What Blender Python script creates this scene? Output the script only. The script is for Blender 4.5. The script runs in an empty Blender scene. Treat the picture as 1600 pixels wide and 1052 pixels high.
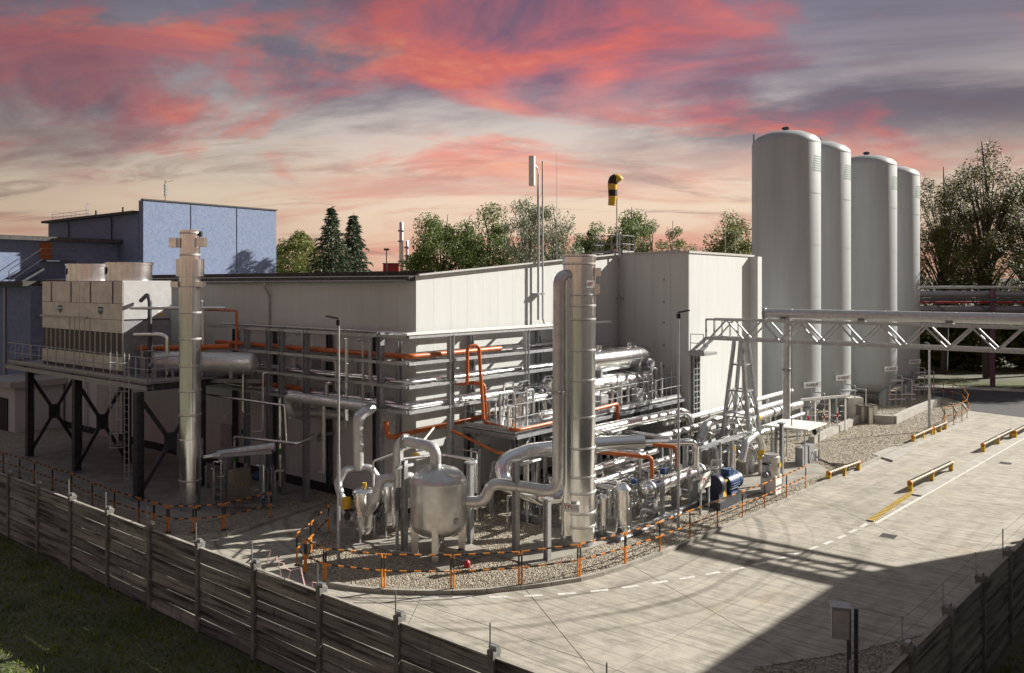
import bpy, math, random
from mathutils import Vector, Matrix
R = math.radians
scene = bpy.context.scene
COL = scene.collection

# ------------------------------------------------------------------ camera
F = 1300.0; HZ = 445.0; H = 9.7            # focal length and horizon in photo pixels (1600 wide), eye height in metres
cd = bpy.data.cameras.new('camera'); cam = bpy.data.objects.new('camera', cd); COL.objects.link(cam)
cam.location = (0, 0, H); cam.rotation_euler = (R(90), 0, 0)
cd.sensor_width = 36.0; cd.lens = 36.0 * F / 1600; cd.shift_y = -(526 - HZ) / 1600
cd.clip_start = 0.1; cd.clip_end = 6000
scene.camera = cam

# ------------------------------------------------------------------ sun
SAZ = Vector((.92, .39, 0)).normalized(); SEL = R(27.8)
sund = SAZ * math.cos(SEL) + Vector((0, 0, math.sin(SEL)))
sd = bpy.data.lights.new('sun', 'SUN'); sd.energy = 5.0; sd.angle = R(0.6); sd.color = (1.0, .95, .86)
so = bpy.data.objects.new('sun', sd); COL.objects.link(so)
so.rotation_euler = sund.to_track_quat('Z', 'Y').to_euler()

# ------------------------------------------------------------------ world: evening sky with lit clouds
w = bpy.data.worlds.new('World'); scene.world = w; w.use_nodes = True
nt = w.node_tree; N = nt.nodes; L = nt.links
for n in list(N): N.remove(n)
def nd(t, **k):
    n = N.new(t)
    for a, b in k.items(): setattr(n, a, b)
    return n
def ramp(nodes, stops, interp='LINEAR'):
    r = nodes.new('ShaderNodeValToRGB'); r.color_ramp.interpolation = interp
    e = r.color_ramp.elements
    while len(e) > 1: e.remove(e[-1])
    e[0].position = stops[0][0]; e[0].color = tuple(stops[0][1]) + (1,)
    for p, c in stops[1:]:
        x = e.new(p); x.color = tuple(c) + (1,)
    return r
def wmath(op, a, b=None, clamp=False):
    m = nd('ShaderNodeMath', operation=op, use_clamp=clamp)
    for i, q in enumerate((a, b)):
        if q is None: continue
        if isinstance(q, (int, float)): m.inputs[i].default_value = q
        else: L.new(q, m.inputs[i])
    return m.outputs[0]
def wmix(fac, a, b, blend='MIX'):
    m = nd('ShaderNodeMix', data_type='RGBA', blend_type=blend)
    for i, q in ((0, fac), (6, a), (7, b)):
        if isinstance(q, (int, float)): m.inputs[i].default_value = q
        elif isinstance(q, tuple): m.inputs[i].default_value = q + (1,)
        else: L.new(q, m.inputs[i])
    return m.outputs[2]
tc = nd('ShaderNodeTexCoord'); sep = nd('ShaderNodeSeparateXYZ'); L.new(tc.outputs['Generated'], sep.inputs[0])
zz = wmath('MAXIMUM', sep.outputs[2], 0.0)
den = wmath('ADD', zz, 0.24)
uu = wmath('DIVIDE', sep.outputs[0], den); vv = wmath('DIVIDE', sep.outputs[1], den)
def cloud(scale, sx, sy, off, rot, detail=7, rough=.58, dist=.7):
    c = nd('ShaderNodeCombineXYZ'); L.new(uu, c.inputs[0]); L.new(vv, c.inputs[1])
    mp = nd('ShaderNodeMapping'); L.new(c.outputs[0], mp.inputs[0])
    mp.inputs['Location'].default_value = off; mp.inputs['Rotation'].default_value = (0, 0, R(rot)); mp.inputs['Scale'].default_value = (sx, sy, 1)
    n = nd('ShaderNodeTexNoise'); L.new(mp.outputs[0], n.inputs['Vector'])
    n.inputs['Scale'].default_value = scale; n.inputs['Detail'].default_value = detail
    n.inputs['Roughness'].default_value = rough; n.inputs['Distortion'].default_value = dist
    return n.outputs['Fac']
def val(sock, stops):
    r = ramp(N, [(p, (v, v, v)) for p, v in stops], 'EASE'); L.new(sock, r.inputs[0]); return r.outputs[0]
sky = nd('ShaderNodeTexSky'); sky.sky_type = 'NISHITA'; sky.sun_disc = False
sky.sun_elevation = SEL; sky.sun_rotation = math.atan2(SAZ.x, SAZ.y)
nish = nd('ShaderNodeVectorMath', operation='SCALE'); L.new(sky.outputs[0], nish.inputs[0]); nish.inputs[3].default_value = 0.05
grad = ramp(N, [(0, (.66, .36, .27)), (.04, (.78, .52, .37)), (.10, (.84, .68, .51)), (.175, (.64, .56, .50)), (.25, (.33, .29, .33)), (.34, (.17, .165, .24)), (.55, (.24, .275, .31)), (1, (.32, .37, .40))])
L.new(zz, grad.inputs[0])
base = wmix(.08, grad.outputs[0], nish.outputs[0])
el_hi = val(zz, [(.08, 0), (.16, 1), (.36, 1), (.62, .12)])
el_lo = val(zz, [(0, .2), (.03, 1), (.10, .8), (.2, 0)])
m_dark = wmath('MULTIPLY', val(cloud(1.1, .7, 1.0, (12.2, 2.9, 0), 18, 10, .6, .5), [(.38, 0), (.58, 1)]), val(zz, [(.10, .05), (.19, 1), (.4, 1), (.7, .2)]))
c1 = wmix(wmath('MULTIPLY', m_dark, .85), base, (.115, .095, .145))
n_pink = cloud(1.25, .85, 1.0, (3.9, 14.4, 0), -22, 12, .60, .55)
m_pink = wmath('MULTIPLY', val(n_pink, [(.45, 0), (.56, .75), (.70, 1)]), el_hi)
pinkr = ramp(N, [(.36, (.20, .10, .16)), (.47, (.50, .13, .15)), (.56, (.80, .15, .10)), (.66, (.92, .27, .12)), (.8, (.86, .42, .27))])
L.new(cloud(1.7, .7, 1.3, (1.2, 9.1, 0), -10, 7, .6, .8), pinkr.inputs[0])
c2 = wmix(wmath('MULTIPLY', m_pink, .80), c1, pinkr.outputs[0])
m_low = wmath('MULTIPLY', val(cloud(1.2, .55, 1.5, (5.7, 2.9, 0), 5, 7, .6, .9), [(.47, 0), (.62, 1)]), el_lo)
c3 = wmix(wmath('MULTIPLY', m_low, .7), c2, (.62, .25, .19))
m_wisp = wmath('MULTIPLY', val(cloud(2.6, .5, 1.6, (2.2, 6.6, 0), 10, 8, .62, 1.2), [(.53, 0), (.68, 1)]), val(zz, [(.015, 0), (.05, 1), (.2, .4)]))
c4 = wmix(wmath('MULTIPLY', m_wisp, .6), c3, (.26, .17, .16))
nrm_ = nd('ShaderNodeVectorMath', operation='DOT_PRODUCT'); L.new(tc.outputs['Generated'], nrm_.inputs[0]); nrm_.inputs[1].default_value = Vector((.10, .99, .04)).normalized()
glow = val(nrm_.outputs['Value'], [(.0, .74), (.80, .70), (.90, .86), (.985, 1.10)])          # brightest over the middle of the horizon
c5 = wmix(1.0, c4, glow, 'MULTIPLY')
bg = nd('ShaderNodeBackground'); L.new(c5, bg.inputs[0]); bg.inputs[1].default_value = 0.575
wo = nd('ShaderNodeOutputWorld'); L.new(bg.outputs[0], wo.inputs[0])

vs = scene.view_settings; vs.view_transform = 'Standard'; vs.look = 'None'; vs.exposure = 0.86; vs.gamma = 1.0
scene.cycles.max_bounces = 6; scene.cycles.diffuse_bounces = 2; scene.cycles.glossy_bounces = 4

# ------------------------------------------------------------------ places
D1 = Vector((-.7742, .6330, 0)); D2 = Vector((.6330, .7742, 0)); D3 = Vector((.6813, .7320, 0)); UP = Vector((0, 0, 1))
D3N = Vector((.7320, -.6813, 0))
def UV(a, b, z=0.0): return D1 * a + D2 * b + UP * z            # plant grid: a along the long hall wall, b along the gable wall
def G(px, py, z=0.0):                                           # where a sight line meets the level z
    y = (H - z) * F / (py - HZ); return Vector(((px - 800) / F * y, y, z))
def DP(px, py, y): return Vector(((px - 800) / F * y, y, H - (py - HZ) / F * y))
def W(px, py, b):                                               # on a plane parallel to the long wall
    r = Vector(((px - 800) / F, 1, -(py - HZ) / F)); t = b / r.dot(D2); return Vector((r.x * t, t, H + r.z * t))
def V(px, py, a):                                               # on a plane parallel to the gable wall
    r = Vector(((px - 800) / F, 1, -(py - HZ) / F)); t = a / r.dot(D1); return Vector((r.x * t, t, H + r.z * t))

# ------------------------------------------------------------------ materials
MATS = {}
def mat(name, col, rough=.6, metal=0.0, var=.15, scale=3.0, bump=0.0, bscale=60.0, stretch=(1, 1, 1), tint=None, spec=.5, rvar=0.0, bstretch=(1, 1, 1)):
    m = bpy.data.materials.new(name); m.use_nodes = True; MATS[name] = m
    n = m.node_tree.nodes; l = m.node_tree.links; b = n['Principled BSDF']
    b.inputs['Roughness'].default_value = rough; b.inputs['Metallic'].default_value = metal
    b.inputs['Specular IOR Level'].default_value = spec
    g = n.new('ShaderNodeNewGeometry'); mp = n.new('ShaderNodeMapping'); l.new(g.outputs['Position'], mp.inputs[0])
    mp.inputs['Scale'].default_value = stretch
    t = n.new('ShaderNodeTexNoise'); l.new(mp.outputs[0], t.inputs['Vector'])
    t.inputs['Scale'].default_value = scale; t.inputs['Detail'].default_value = 6; t.inputs['Roughness'].default_value = .62
    c2 = tint or tuple(max(0, x * (1 - 2 * var)) for x in col)
    lo = tuple(min(1, x * (1 + var)) for x in col)
    r = ramp(n, [(.3, lo), (.72, c2)]); l.new(t.outputs['Fac'], r.inputs[0]); l.new(r.outputs[0], b.inputs['Base Color'])
    if rvar:
        mr = n.new('ShaderNodeMapRange'); l.new(t.outputs['Fac'], mr.inputs[0])
        mr.inputs[3].default_value = max(.02, rough - rvar); mr.inputs[4].default_value = rough + rvar; l.new(mr.outputs[0], b.inputs['Roughness'])
    if bump:
        mb_ = n.new('ShaderNodeMapping'); l.new(g.outputs['Position'], mb_.inputs[0]); mb_.inputs['Scale'].default_value = bstretch
        t2 = n.new('ShaderNodeTexNoise'); l.new(mb_.outputs[0], t2.inputs['Vector']); t2.inputs['Scale'].default_value = bscale; t2.inputs['Detail'].default_value = 4
        bp = n.new('ShaderNodeBump'); bp.inputs['Strength'].default_value = bump; bp.inputs['Distance'].default_value = .03
        l.new(t2.outputs['Fac'], bp.inputs['Height']); l.new(bp.outputs[0], b.inputs['Normal'])
    return m
mat('stainless', (.86, .86, .85), .20, 1.0, .06, 2.0, stretch=(6, 6, .5), rvar=.06, bump=.35, bscale=5, bstretch=(1, 1, .06))
mat('cladding', (.86, .86, .85), .24, 1.0, .07, 4.0, rvar=.10, bump=.10, bscale=9)
mat('matt_vessel', (.66, .655, .63), .36, .8, .10, 3.0, rvar=.08)
mat('grey_pipe', (.62, .62, .61), .38, .6, .10, 5.0)
mat('steel', (.30, .31, .33), .5, .45, .15, 6.0)
mat('steel_dark', (.085, .088, .10), .5, .3, .2, 5.0)
mat('galvanised', (.46, .47, .48), .45, .7, .14, 9.0)
mat('orange_pipe', (.50, .125, .026), .42, 0, .15, 4.0)
mat('orange_paint', (.70, .235, .018), .5, 0, .2, 7.0)
mat('yellow', (.68, .42, .03), .5, 0, .18, 8.0)
mat('black', (.015, .015, .016), .5, 0, .2, 8.0)
mat('ramp_dark', (.09, .08, .04), .7)
mat('earth', (.11, .105, .075), .95, 0, .3, .15, bump=.4, bscale=6, tint=(.06, .07, .03))
mat('white_metal', (.80, .80, .79), .35, .6)
mat('rubber', (.02, .02, .02), .8, 0, .2, 8.0)
mat('red', (.42, .03, .03), .5)
mat('blue_motor', (.012, .055, .16), .42, 0, .25, 6.0)
mat('dark_blue', (.012, .016, .045), .45, 0, .25, 6.0)
mat('green', (.08, .30, .04), .5)
mat('white', (.74, .73, .70), .55, 0, .06, 6.0)
mat('wall', (.575, .59, .57), .82, 0, .03, 1.1, bump=.25, bscale=45, stretch=(2.5, 2.5, .3))
mat('wall_trim', (.45, .44, .42), .6, .1, .08, 3)
mat('plinth', (.035, .037, .045), .8, 0, .2, 3)
mat('blue_wall', (.135, .185, .31), .88, 0, .12, 3.6, bump=.9, bscale=10, tint=(.25, .295, .40))
mat('roof', (.075, .07, .066), .75, 0, .25, 3, bump=.2)
mat('door_grey', (.40, .40, .38), .6)
mat('door_orange', (.45, .13, .03), .6, 0, .2, 4)
mat('cooler', (.74, .72, .65), .38, .35, .12, 1.6, rvar=.12, bump=.12, bscale=3)
mat('cooler_side', (.50, .50, .50), .5, .5, .06, 3, bump=.1)
mat('louvre', (.11, .108, .10), .7, 0, .3, 20, stretch=(1, 1, 8))
mat('logo_blue', (.03, .11, .17), .5); mat('logo_pale', (.42, .56, .62), .5)
mat('tank_paint', (.385, .41, .42), .5, 0, .06, .6, stretch=(3, 3, .25))
mat('tank_green', (.16, .33, .22), .5)
mat('concrete_pad', (.31, .285, .245), .88, 0, .18, 1.1, bump=.3, bscale=30)
mat('kerb', (.36, .335, .29), .88, 0, .2, 2.2, bump=.3, bscale=40)
mat('plinth_concrete', (.40, .38, .345), .85, 0, .13, 1.4, bump=.2, bscale=25)
mat('paint_white', (.66, .64, .60), .7, 0, .22, 6)
mat('asphalt', (.055, .055, .06), .9, 0, .2, 2, bump=.3)
def fence_mat():
    m = bpy.data.materials.new('fence_concrete'); m.use_nodes = True; MATS['fence_concrete'] = m
    n = m.node_tree.nodes; l = m.node_tree.links; b = n['Principled BSDF']; b.inputs['Roughness'].default_value = .92
    tc_ = n.new('ShaderNodeTexCoord'); oi = n.new('ShaderNodeObjectInfo')
    ad = n.new('ShaderNodeVectorMath'); ad.operation = 'ADD'; l.new(tc_.outputs['Object'], ad.inputs[0])
    cb = n.new('ShaderNodeMath'); cb.operation = 'MULTIPLY'; l.new(oi.outputs['Random'], cb.inputs[0]); cb.inputs[1].default_value = 60; l.new(cb.outputs[0], ad.inputs[1])
    def ns(sc, st, stops, d=6):
        mp = n.new('ShaderNodeMapping'); l.new(ad.outputs[0], mp.inputs[0]); mp.inputs['Scale'].default_value = st
        t = n.new('ShaderNodeTexNoise'); l.new(mp.outputs[0], t.inputs['Vector']); t.inputs['Scale'].default_value = sc; t.inputs['Detail'].default_value = d; t.inputs['Roughness'].default_value = .65
        r = ramp(n, stops); l.new(t.outputs['Fac'], r.inputs[0]); return r.outputs[0]
    def mul(f_, a, c):
        x = n.new('ShaderNodeMix'); x.data_type = 'RGBA'; x.blend_type = 'MULTIPLY'; x.inputs[0].default_value = f_; l.new(a, x.inputs[6]); l.new(c, x.inputs[7]); return x.outputs[2]
    c = ns(1.0, (.35, 1, 7), [(.36, (.05, .051, .047)), (.48, (.23, .232, .21)), (.66, (.38, .38, .345))], 4)
    c = mul(.55, c, ns(1.0, (5, 1, .5), [(.30, (.35, .34, .33)), (.46, (1, 1, 1))]))
    rr = ramp(n, [(0, (.62, .62, .63)), (1, (1.15, 1.13, 1.1))]); l.new(oi.outputs['Random'], rr.inputs[0]); c = mul(1.0, c, rr.outputs[0])
    l.new(c, b.inputs['Base Color'])
fence_mat()
mat('fence_post', (.22, .217, .20), .92, 0, .25, 3, bump=.4, bscale=25)
mat('trunk', (.075, .06, .045), .95, 0, .3, 8, bump=.4)
mat('trunk_pale', (.16, .145, .12), .95, 0, .3, 8)
mat('paper_tape', (.62, .40, .36), .7)
mat('cabinet', (.34, .31, .27), .3, .8, .1, 2, rvar=.08)
mat('panel_grey', (.27, .275, .29), .6)
mat('hill', (.075, .085, .055), .95, 0, .35, .12)
mat('purple_post', (.10, .035, .06), .6)
mat('cable', (.10, .10, .10), .7)
mat('red_brick', (.30, .035, .04), .8)

def leafmat(name, a, b):
    m = bpy.data.materials.new(name); m.use_nodes = True; MATS[name] = m
    n = m.node_tree.nodes; l = m.node_tree.links; p = n['Principled BSDF']
    g = n.new('ShaderNodeNewGeometry'); r = ramp(n, [(0, a), (1, b)]); l.new(g.outputs['Random Per Island'], r.inputs[0])
    l.new(r.outputs[0], p.inputs['Base Color']); p.inputs['Roughness'].default_value = .6
    tr = n.new('ShaderNodeBsdfTranslucent'); l.new(r.outputs[0], tr.inputs[0])
    mx = n.new('ShaderNodeMixShader'); mx.inputs[0].default_value = .35
    l.new(p.outputs[0], mx.inputs[1]); l.new(tr.outputs[0], mx.inputs[2]); l.new(mx.outputs[0], n['Material Output'].inputs[0])
leafmat('leaf', (.08, .14, .025), (.20, .25, .055))
leafmat('leaf_yellow', (.12, .16, .025), (.26, .26, .06))
leafmat('leaf_pale', (.17, .21, .12), (.30, .33, .20))
leafmat('leaf_dark', (.08, .10, .022), (.21, .20, .055))
leafmat('needle', (.04, .065, .03), (.08, .11, .055))
leafmat('grass_blade', (.09, .17, .022), (.25, .28, .065))
def grass_patches():
    m = MATS['grass_blade']; n = m.node_tree.nodes; l = m.node_tree.links; p = n['Principled BSDF']; src = p.inputs['Base Color'].links[0].from_socket
    g = n.new('ShaderNodeNewGeometry'); t = n.new('ShaderNodeTexNoise'); l.new(g.outputs['Position'], t.inputs['Vector']); t.inputs['Scale'].default_value = .55; t.inputs['Detail'].default_value = 5
    r = ramp(n, [(.38, (.45, .50, .45)), (.5, (1, 1, 1)), (.62, (1.35, 1.1, .8))]); l.new(t.outputs['Fac'], r.inputs[0])
    x = n.new('ShaderNodeMix'); x.data_type = 'RGBA'; x.blend_type = 'MULTIPLY'; x.inputs[0].default_value = 1.0; l.new(src, x.inputs[6]); l.new(r.outputs[0], x.inputs[7]); l.new(x.outputs[2], p.inputs['Base Color'])
grass_patches()

def concrete_yard():
    m = bpy.data.materials.new('yard_concrete'); m.use_nodes = True; MATS['yard'] = m
    n = m.node_tree.nodes; l = m.node_tree.links; b = n['Principled BSDF']; b.inputs['Roughness'].default_value = .86
    g = n.new('ShaderNodeNewGeometry')
    def noise(scale, stretch, rot=0, detail=6, rough=.6):
        mp = n.new('ShaderNodeMapping'); l.new(g.outputs['Position'], mp.inputs[0]); mp.vector_type = 'TEXTURE'; stretch = tuple(1 / q_ for q_ in stretch)
        mp.inputs['Rotation'].default_value = (0, 0, R(rot)); mp.inputs['Scale'].default_value = stretch
        t = n.new('ShaderNodeTexNoise'); l.new(mp.outputs[0], t.inputs['Vector'])
        t.inputs['Scale'].default_value = scale; t.inputs['Detail'].default_value = detail; t.inputs['Roughness'].default_value = rough
        return t.outputs['Fac']
    def rmp(s, stops):
        r = ramp(n, stops); l.new(s, r.inputs[0]); return r.outputs[0]
    def mix(fac, a, c, blend='MIX'):
        x = n.new('ShaderNodeMix'); x.data_type = 'RGBA'; x.blend_type = blend
        if isinstance(fac, float): x.inputs[0].default_value = fac
        else: l.new(fac, x.inputs[0])
        for i, q in ((6, a), (7, c)):
            if isinstance(q, tuple): x.inputs[i].default_value = q + (1,)
            else: l.new(q, x.inputs[i])
        return x.outputs[2]
    c = rmp(noise(.35, (1, 1, 1)), [(.3, (.48, .445, .38)), (.7, (.365, .335, .28))])
    # broom finish: fine lines across the carriageway
    fine = rmp(noise(1.0, (.35, 7, 1), 140.7, 6, .75), [(.34, (.42, .41, .39)), (.50, (.92, .92, .92)), (.68, (1.2, 1.18, 1.14))])
    c = mix(.75, c, fine, 'MULTIPLY')
    blot = rmp(noise(1.6, (1, 1, 1), 0, 8, .7), [(.36, (.58, .57, .56)), (.54, (1, 1, 1))])
    c = mix(.6, c, blot, 'MULTIPLY')
    # tyre tracks sweeping round the bend
    sub = n.new('ShaderNodeVectorMath'); sub.operation = 'SUBTRACT'; l.new(g.outputs['Position'], sub.inputs[0]); sub.inputs[1].default_value = (-1.9, 35.5, 0)
    ln = n.new('ShaderNodeVectorMath'); ln.operation = 'LENGTH'; l.new(sub.outputs[0], ln.inputs[0])
    wob = n.new('ShaderNodeMath'); wob.operation = 'MULTIPLY_ADD'; l.new(noise(.12, (1, 1, 1)), wob.inputs[0]); wob.inputs[1].default_value = 1.0; l.new(ln.outputs['Value'], wob.inputs[2])
    t1 = n.new('ShaderNodeTexNoise'); t1.noise_dimensions = '1D'; l.new(wob.outputs[0], t1.inputs['W']); t1.inputs['Scale'].default_value = 2.1; t1.inputs['Detail'].default_value = 3
    tr = rmp(t1.outputs['Fac'], [(.32, (.54, .53, .52)), (.47, (1, 1, 1))])
    near = n.new('ShaderNodeMapRange'); l.new(ln.outputs['Value'], near.inputs[0]); near.inputs[1].default_value = 16.5; near.inputs[2].default_value = 12.5; near.inputs[3].default_value = 0; near.inputs[4].default_value = 1
    nm = n.new('ShaderNodeMath'); nm.operation = 'MULTIPLY'; l.new(near.outputs[0], nm.inputs[0]); l.new(rmp(noise(.22, (1, 1, 1)), [(.35, (.55,) * 3), (.62, (1,) * 3)]), nm.inputs[1])
    c = mix(nm.outputs[0], c, mix(1.0, c, tr, 'MULTIPLY'))
    lin = rmp(noise(1.0, (.04, 1.1, 1), 47.0, 3, .5), [(.34, (.70, .69, .68)), (.52, (1, 1, 1))])
    c = mix(rmp(noise(.15, (1, 1, 1)), [(.35, (.1,) * 3), (.6, (.7,) * 3)]), c, mix(1.0, c, lin, 'MULTIPLY'))
    rust = rmp(noise(.45, (1, 1, 1), 20, 7, .7), [(.56, (1, 1, 1)), (.74, (1.0, .86, .68))]); c = mix(.7, c, rust, 'MULTIPLY')
    l.new(c, b.inputs['Base Color'])
    bp = n.new('ShaderNodeBump'); bp.inputs['Strength'].default_value = .2; bp.inputs['Distance'].default_value = .02
    l.new(noise(6, (.5, 4, 1), 140.7), bp.inputs['Height']); l.new(bp.outputs[0], b.inputs['Normal'])
concrete_yard()
def gravel_mat():
    m = bpy.data.materials.new('gravel'); m.use_nodes = True; MATS['gravel'] = m
    n = m.node_tree.nodes; l = m.node_tree.links; b = n['Principled BSDF']; b.inputs['Roughness'].default_value = .9
    g = n.new('ShaderNodeNewGeometry'); v = n.new('ShaderNodeTexVoronoi'); l.new(g.outputs['Position'], v.inputs['Vector']); v.inputs['Scale'].default_value = 16
    r = ramp(n, [(0, (.15, .13, .10)), (.5, (.32, .275, .21)), (1, (.52, .46, .37))]); l.new(v.outputs['Color'], r.inputs[0]); l.new(r.outputs[0], b.inputs['Base Color'])
    bp = n.new('ShaderNodeBump'); bp.inputs['Strength'].default_value = .9; bp.inputs['Distance'].default_value = .05; bp.invert = True
    l.new(v.outputs['Distance'], bp.inputs['Height']); l.new(bp.outputs[0], b.inputs['Normal'])
    m = bpy.data.materials.new('pebble'); m.use_nodes = True; MATS['pebble'] = m
    n = m.node_tree.nodes; l = m.node_tree.links; b = n['Principled BSDF']; b.inputs['Roughness'].default_value = .85
    g = n.new('ShaderNodeNewGeometry'); r = ramp(n, [(0, (.20, .17, .13)), (.5, (.38, .33, .255)), (1, (.58, .52, .43))]); l.new(g.outputs['Random Per Island'], r.inputs[0]); l.new(r.outputs[0], b.inputs['Base Color'])
    m = bpy.data.materials.new('turf'); m.use_nodes = True; MATS['turf'] = m
    n = m.node_tree.nodes; l = m.node_tree.links; b = n['Principled BSDF']; b.inputs['Roughness'].default_value = .95
    g = n.new('ShaderNodeNewGeometry'); t = n.new('ShaderNodeTexNoise'); l.new(g.outputs['Position'], t.inputs['Vector']); t.inputs['Scale'].default_value = .5; t.inputs['Detail'].default_value = 8
    r = ramp(n, [(.3, (.05, .075, .018)), (.55, (.085, .10, .028)), (.75, (.10, .075, .04))]); l.new(t.outputs['Fac'], r.inputs[0]); l.new(r.outputs[0], b.inputs['Base Color'])
    bp = n.new('ShaderNodeBump'); bp.inputs['Strength'].default_value = .8; bp.inputs['Distance'].default_value = .1
    t2 = n.new('ShaderNodeTexNoise'); l.new(g.outputs['Position'], t2.inputs['Vector']); t2.inputs['Scale'].default_value = 6; t2.inputs['Detail'].default_value = 6
    l.new(t2.outputs['Fac'], bp.inputs['Height']); l.new(bp.outputs[0], b.inputs['Normal'])
gravel_mat()

# ------------------------------------------------------------------ mesh helpers
def fillet(pts, rad, seg=6):
    pts = [Vector(p) for p in pts]
    if not rad or len(pts) < 3: return pts
    out = [pts[0]]
    for a, b, c in zip(pts, pts[1:], pts[2:]):
        u = a - b; v = c - b; lu, lv = u.length, v.length; u /= lu; v /= lv
        ang = u.angle(v, math.pi)
        if ang > math.pi - .03: out.append(b); continue
        t = min(rad / math.tan(ang / 2), lu * .49, lv * .49)
        for i in range(seg + 1):
            s = i / seg; out.append((b + u * t) * (1 - s) ** 2 + b * 2 * s * (1 - s) + (b + v * t) * s * s)
    out.append(pts[-1]); return out
class MB:
    def __init__(s): s.v = []; s.f = []
    def add(s, vs, fs):
        o = len(s.v); s.v += [Vector(x) for x in vs]; s.f += [tuple(i + o for i in f) for f in fs]; return s
    def box(s, c, x, y, z):                                  # centre and three half-axis vectors
        c = Vector(c); vs = [c + x * i + y * j + z * k for i in (-1, 1) for j in (-1, 1) for k in (-1, 1)]
        return s.add(vs, [(0, 1, 3, 2), (4, 6, 7, 5), (0, 4, 5, 1), (2, 3, 7, 6), (0, 2, 6, 4), (1, 5, 7, 3)] if x.cross(y).dot(z) > 0 else [(0, 2, 3, 1), (4, 5, 7, 6), (0, 1, 5, 4), (2, 6, 7, 3), (0, 4, 6, 2), (1, 3, 7, 5)])
    def ub(s, a0, a1, b0, b1, z0, z1):                       # box on the plant grid
        return s.box(UV((a0 + a1) / 2, (b0 + b1) / 2, (z0 + z1) / 2), D1 * ((a1 - a0) / 2), D2 * ((b1 - b0) / 2), UP * ((z1 - z0) / 2))
    def beam(s, p, q, w, h=None, side=None):
        p, q = Vector(p), Vector(q); h = h or w; d = (q - p); ln = d.length; d.normalize()
        sd_ = side or (D1 if abs(d.z) > .9 else d.cross(UP)); sd_ = (sd_ - d * sd_.dot(d)).normalized(); up = sd_.cross(d).normalized()
        return s.box((p + q) / 2, d * (ln / 2), sd_ * (w / 2), up * (h / 2))
    def hbeam(s, p, q, w, h, side=None, t=.02):              # rolled section: two flanges and a web
        p, q = Vector(p), Vector(q); d = (q - p).normalized()
        sd_ = side or (D1 if abs(d.z) > .9 else d.cross(UP)); sd_ = (sd_ - d * sd_.dot(d)).normalized(); up = sd_.cross(d).normalized()
        for k in (-1, 1): s.beam(p + up * k * (h / 2 - t / 2), q + up * k * (h / 2 - t / 2), w, t, sd_)
        return s.beam(p, q, t, h - 2 * t, sd_)
    def tube(s, pts, r, n=10, rad=0, cap=True):
        pts = fillet(pts, rad); m = len(pts); rr = r if isinstance(r, (list, tuple)) else [r] * m
        d0 = (pts[1] - pts[0]).normalized(); ref = UP if abs(d0.z) < .9 else D1
        nrm = (ref - d0 * ref.dot(d0)).normalized(); vs = []
        for i, p in enumerate(pts):
            d = ((pts[min(i + 1, m - 1)] - pts[i]).normalized() + (pts[i] - pts[max(i - 1, 0)]).normalized())
            d = d.normalized() if d.length > 1e-6 else d0
            nrm = (nrm - d * nrm.dot(d)).normalized(); bn = d.cross(nrm)
            for k in range(n):
                a = 2 * math.pi * k / n; vs.append(p + (nrm * math.cos(a) + bn * math.sin(a)) * rr[i])
        fs = [(i * n + k, i * n + (k + 1) % n, (i + 1) * n + (k + 1) % n, (i + 1) * n + k) for i in range(m - 1) for k in range(n)]
        if cap: fs += [tuple(range(n - 1, -1, -1)), tuple(range((m - 1) * n, m * n))]
        return s.add(vs, fs)
    def lathe(s, o, prof, n=32, axis=UP):                    # profile of (radius, distance along the axis)
        o = Vector(o); axis = Vector(axis).normalized(); ref = D1 if abs(axis.z) > .9 else UP
        x = (ref - axis * ref.dot(axis)).normalized(); y = axis.cross(x); vs = []; m = len(prof)
        for r, z in prof:
            for k in range(n):
                a = 2 * math.pi * k / n; vs.append(o + axis * z + (x * math.cos(a) + y * math.sin(a)) * max(r, 1e-4))
        fs = [(i * n + k, i * n + (k + 1) % n, (i + 1) * n + (k + 1) % n, (i + 1) * n + k) for i in range(m - 1) for k in range(n)]
        fs += [tuple(range(n - 1, -1, -1)), tuple(range((m - 1) * n, m * n))]
        return s.add(vs, fs)
    def prism(s, poly, z0, z1):
        p = [Vector((q[0], q[1], 0)) for q in poly]
        ar = sum(a.x * b.y - b.x * a.y for a, b in zip(p, p[1:] + p[:1]))
        if ar < 0: p.reverse()
        n = len(p); vs = [q + UP * z0 for q in p] + [q + UP * z1 for q in p]
        return s.add(vs, [tuple(range(n - 1, -1, -1)), tuple(range(n, 2 * n))] + [(i, (i + 1) % n, n + (i + 1) % n, n + i) for i in range(n)])
    def build(s, name, m, parent=None, smooth=True, origin=None):
        if origin is None:
            if parent is not None: origin = Vector(parent['_o']) if '_o' in parent else Vector((0, 0, 0))
            else:
                xs = [v.x for v in s.v]; ys = [v.y for v in s.v]
                origin = Vector(((min(xs) + max(xs)) / 2, (min(ys) + max(ys)) / 2, min(v.z for v in s.v)))
        me = bpy.data.meshes.new(name); me.from_pydata([tuple(v - origin) for v in s.v], [], s.f)
        me.materials.append(MATS[m])
        if smooth:
            me.polygons.foreach_set('use_smooth', [True] * len(me.polygons)); me.set_sharp_from_angle(angle=R(38))
        me.update()
        o = bpy.data.objects.new(name, me); COL.objects.link(o); o['_o'] = tuple(origin)
        if parent is not None: o.parent = parent; o.location = origin - Vector(parent['_o'])
        else: o.location = origin
        return o
def thing(name, label, cat, loc, group=None):
    o = bpy.data.objects.new(name, None); COL.objects.link(o); o.location = loc; o['_o'] = tuple(loc); o.empty_display_size = .2
    return tag(o, label, cat, group)
def tag(o, label, cat, group=None):
    o['label'] = label; o['category'] = cat
    if group: o['group'] = group
    return o
def struct(o): o['kind'] = 'structure'; return o
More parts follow.
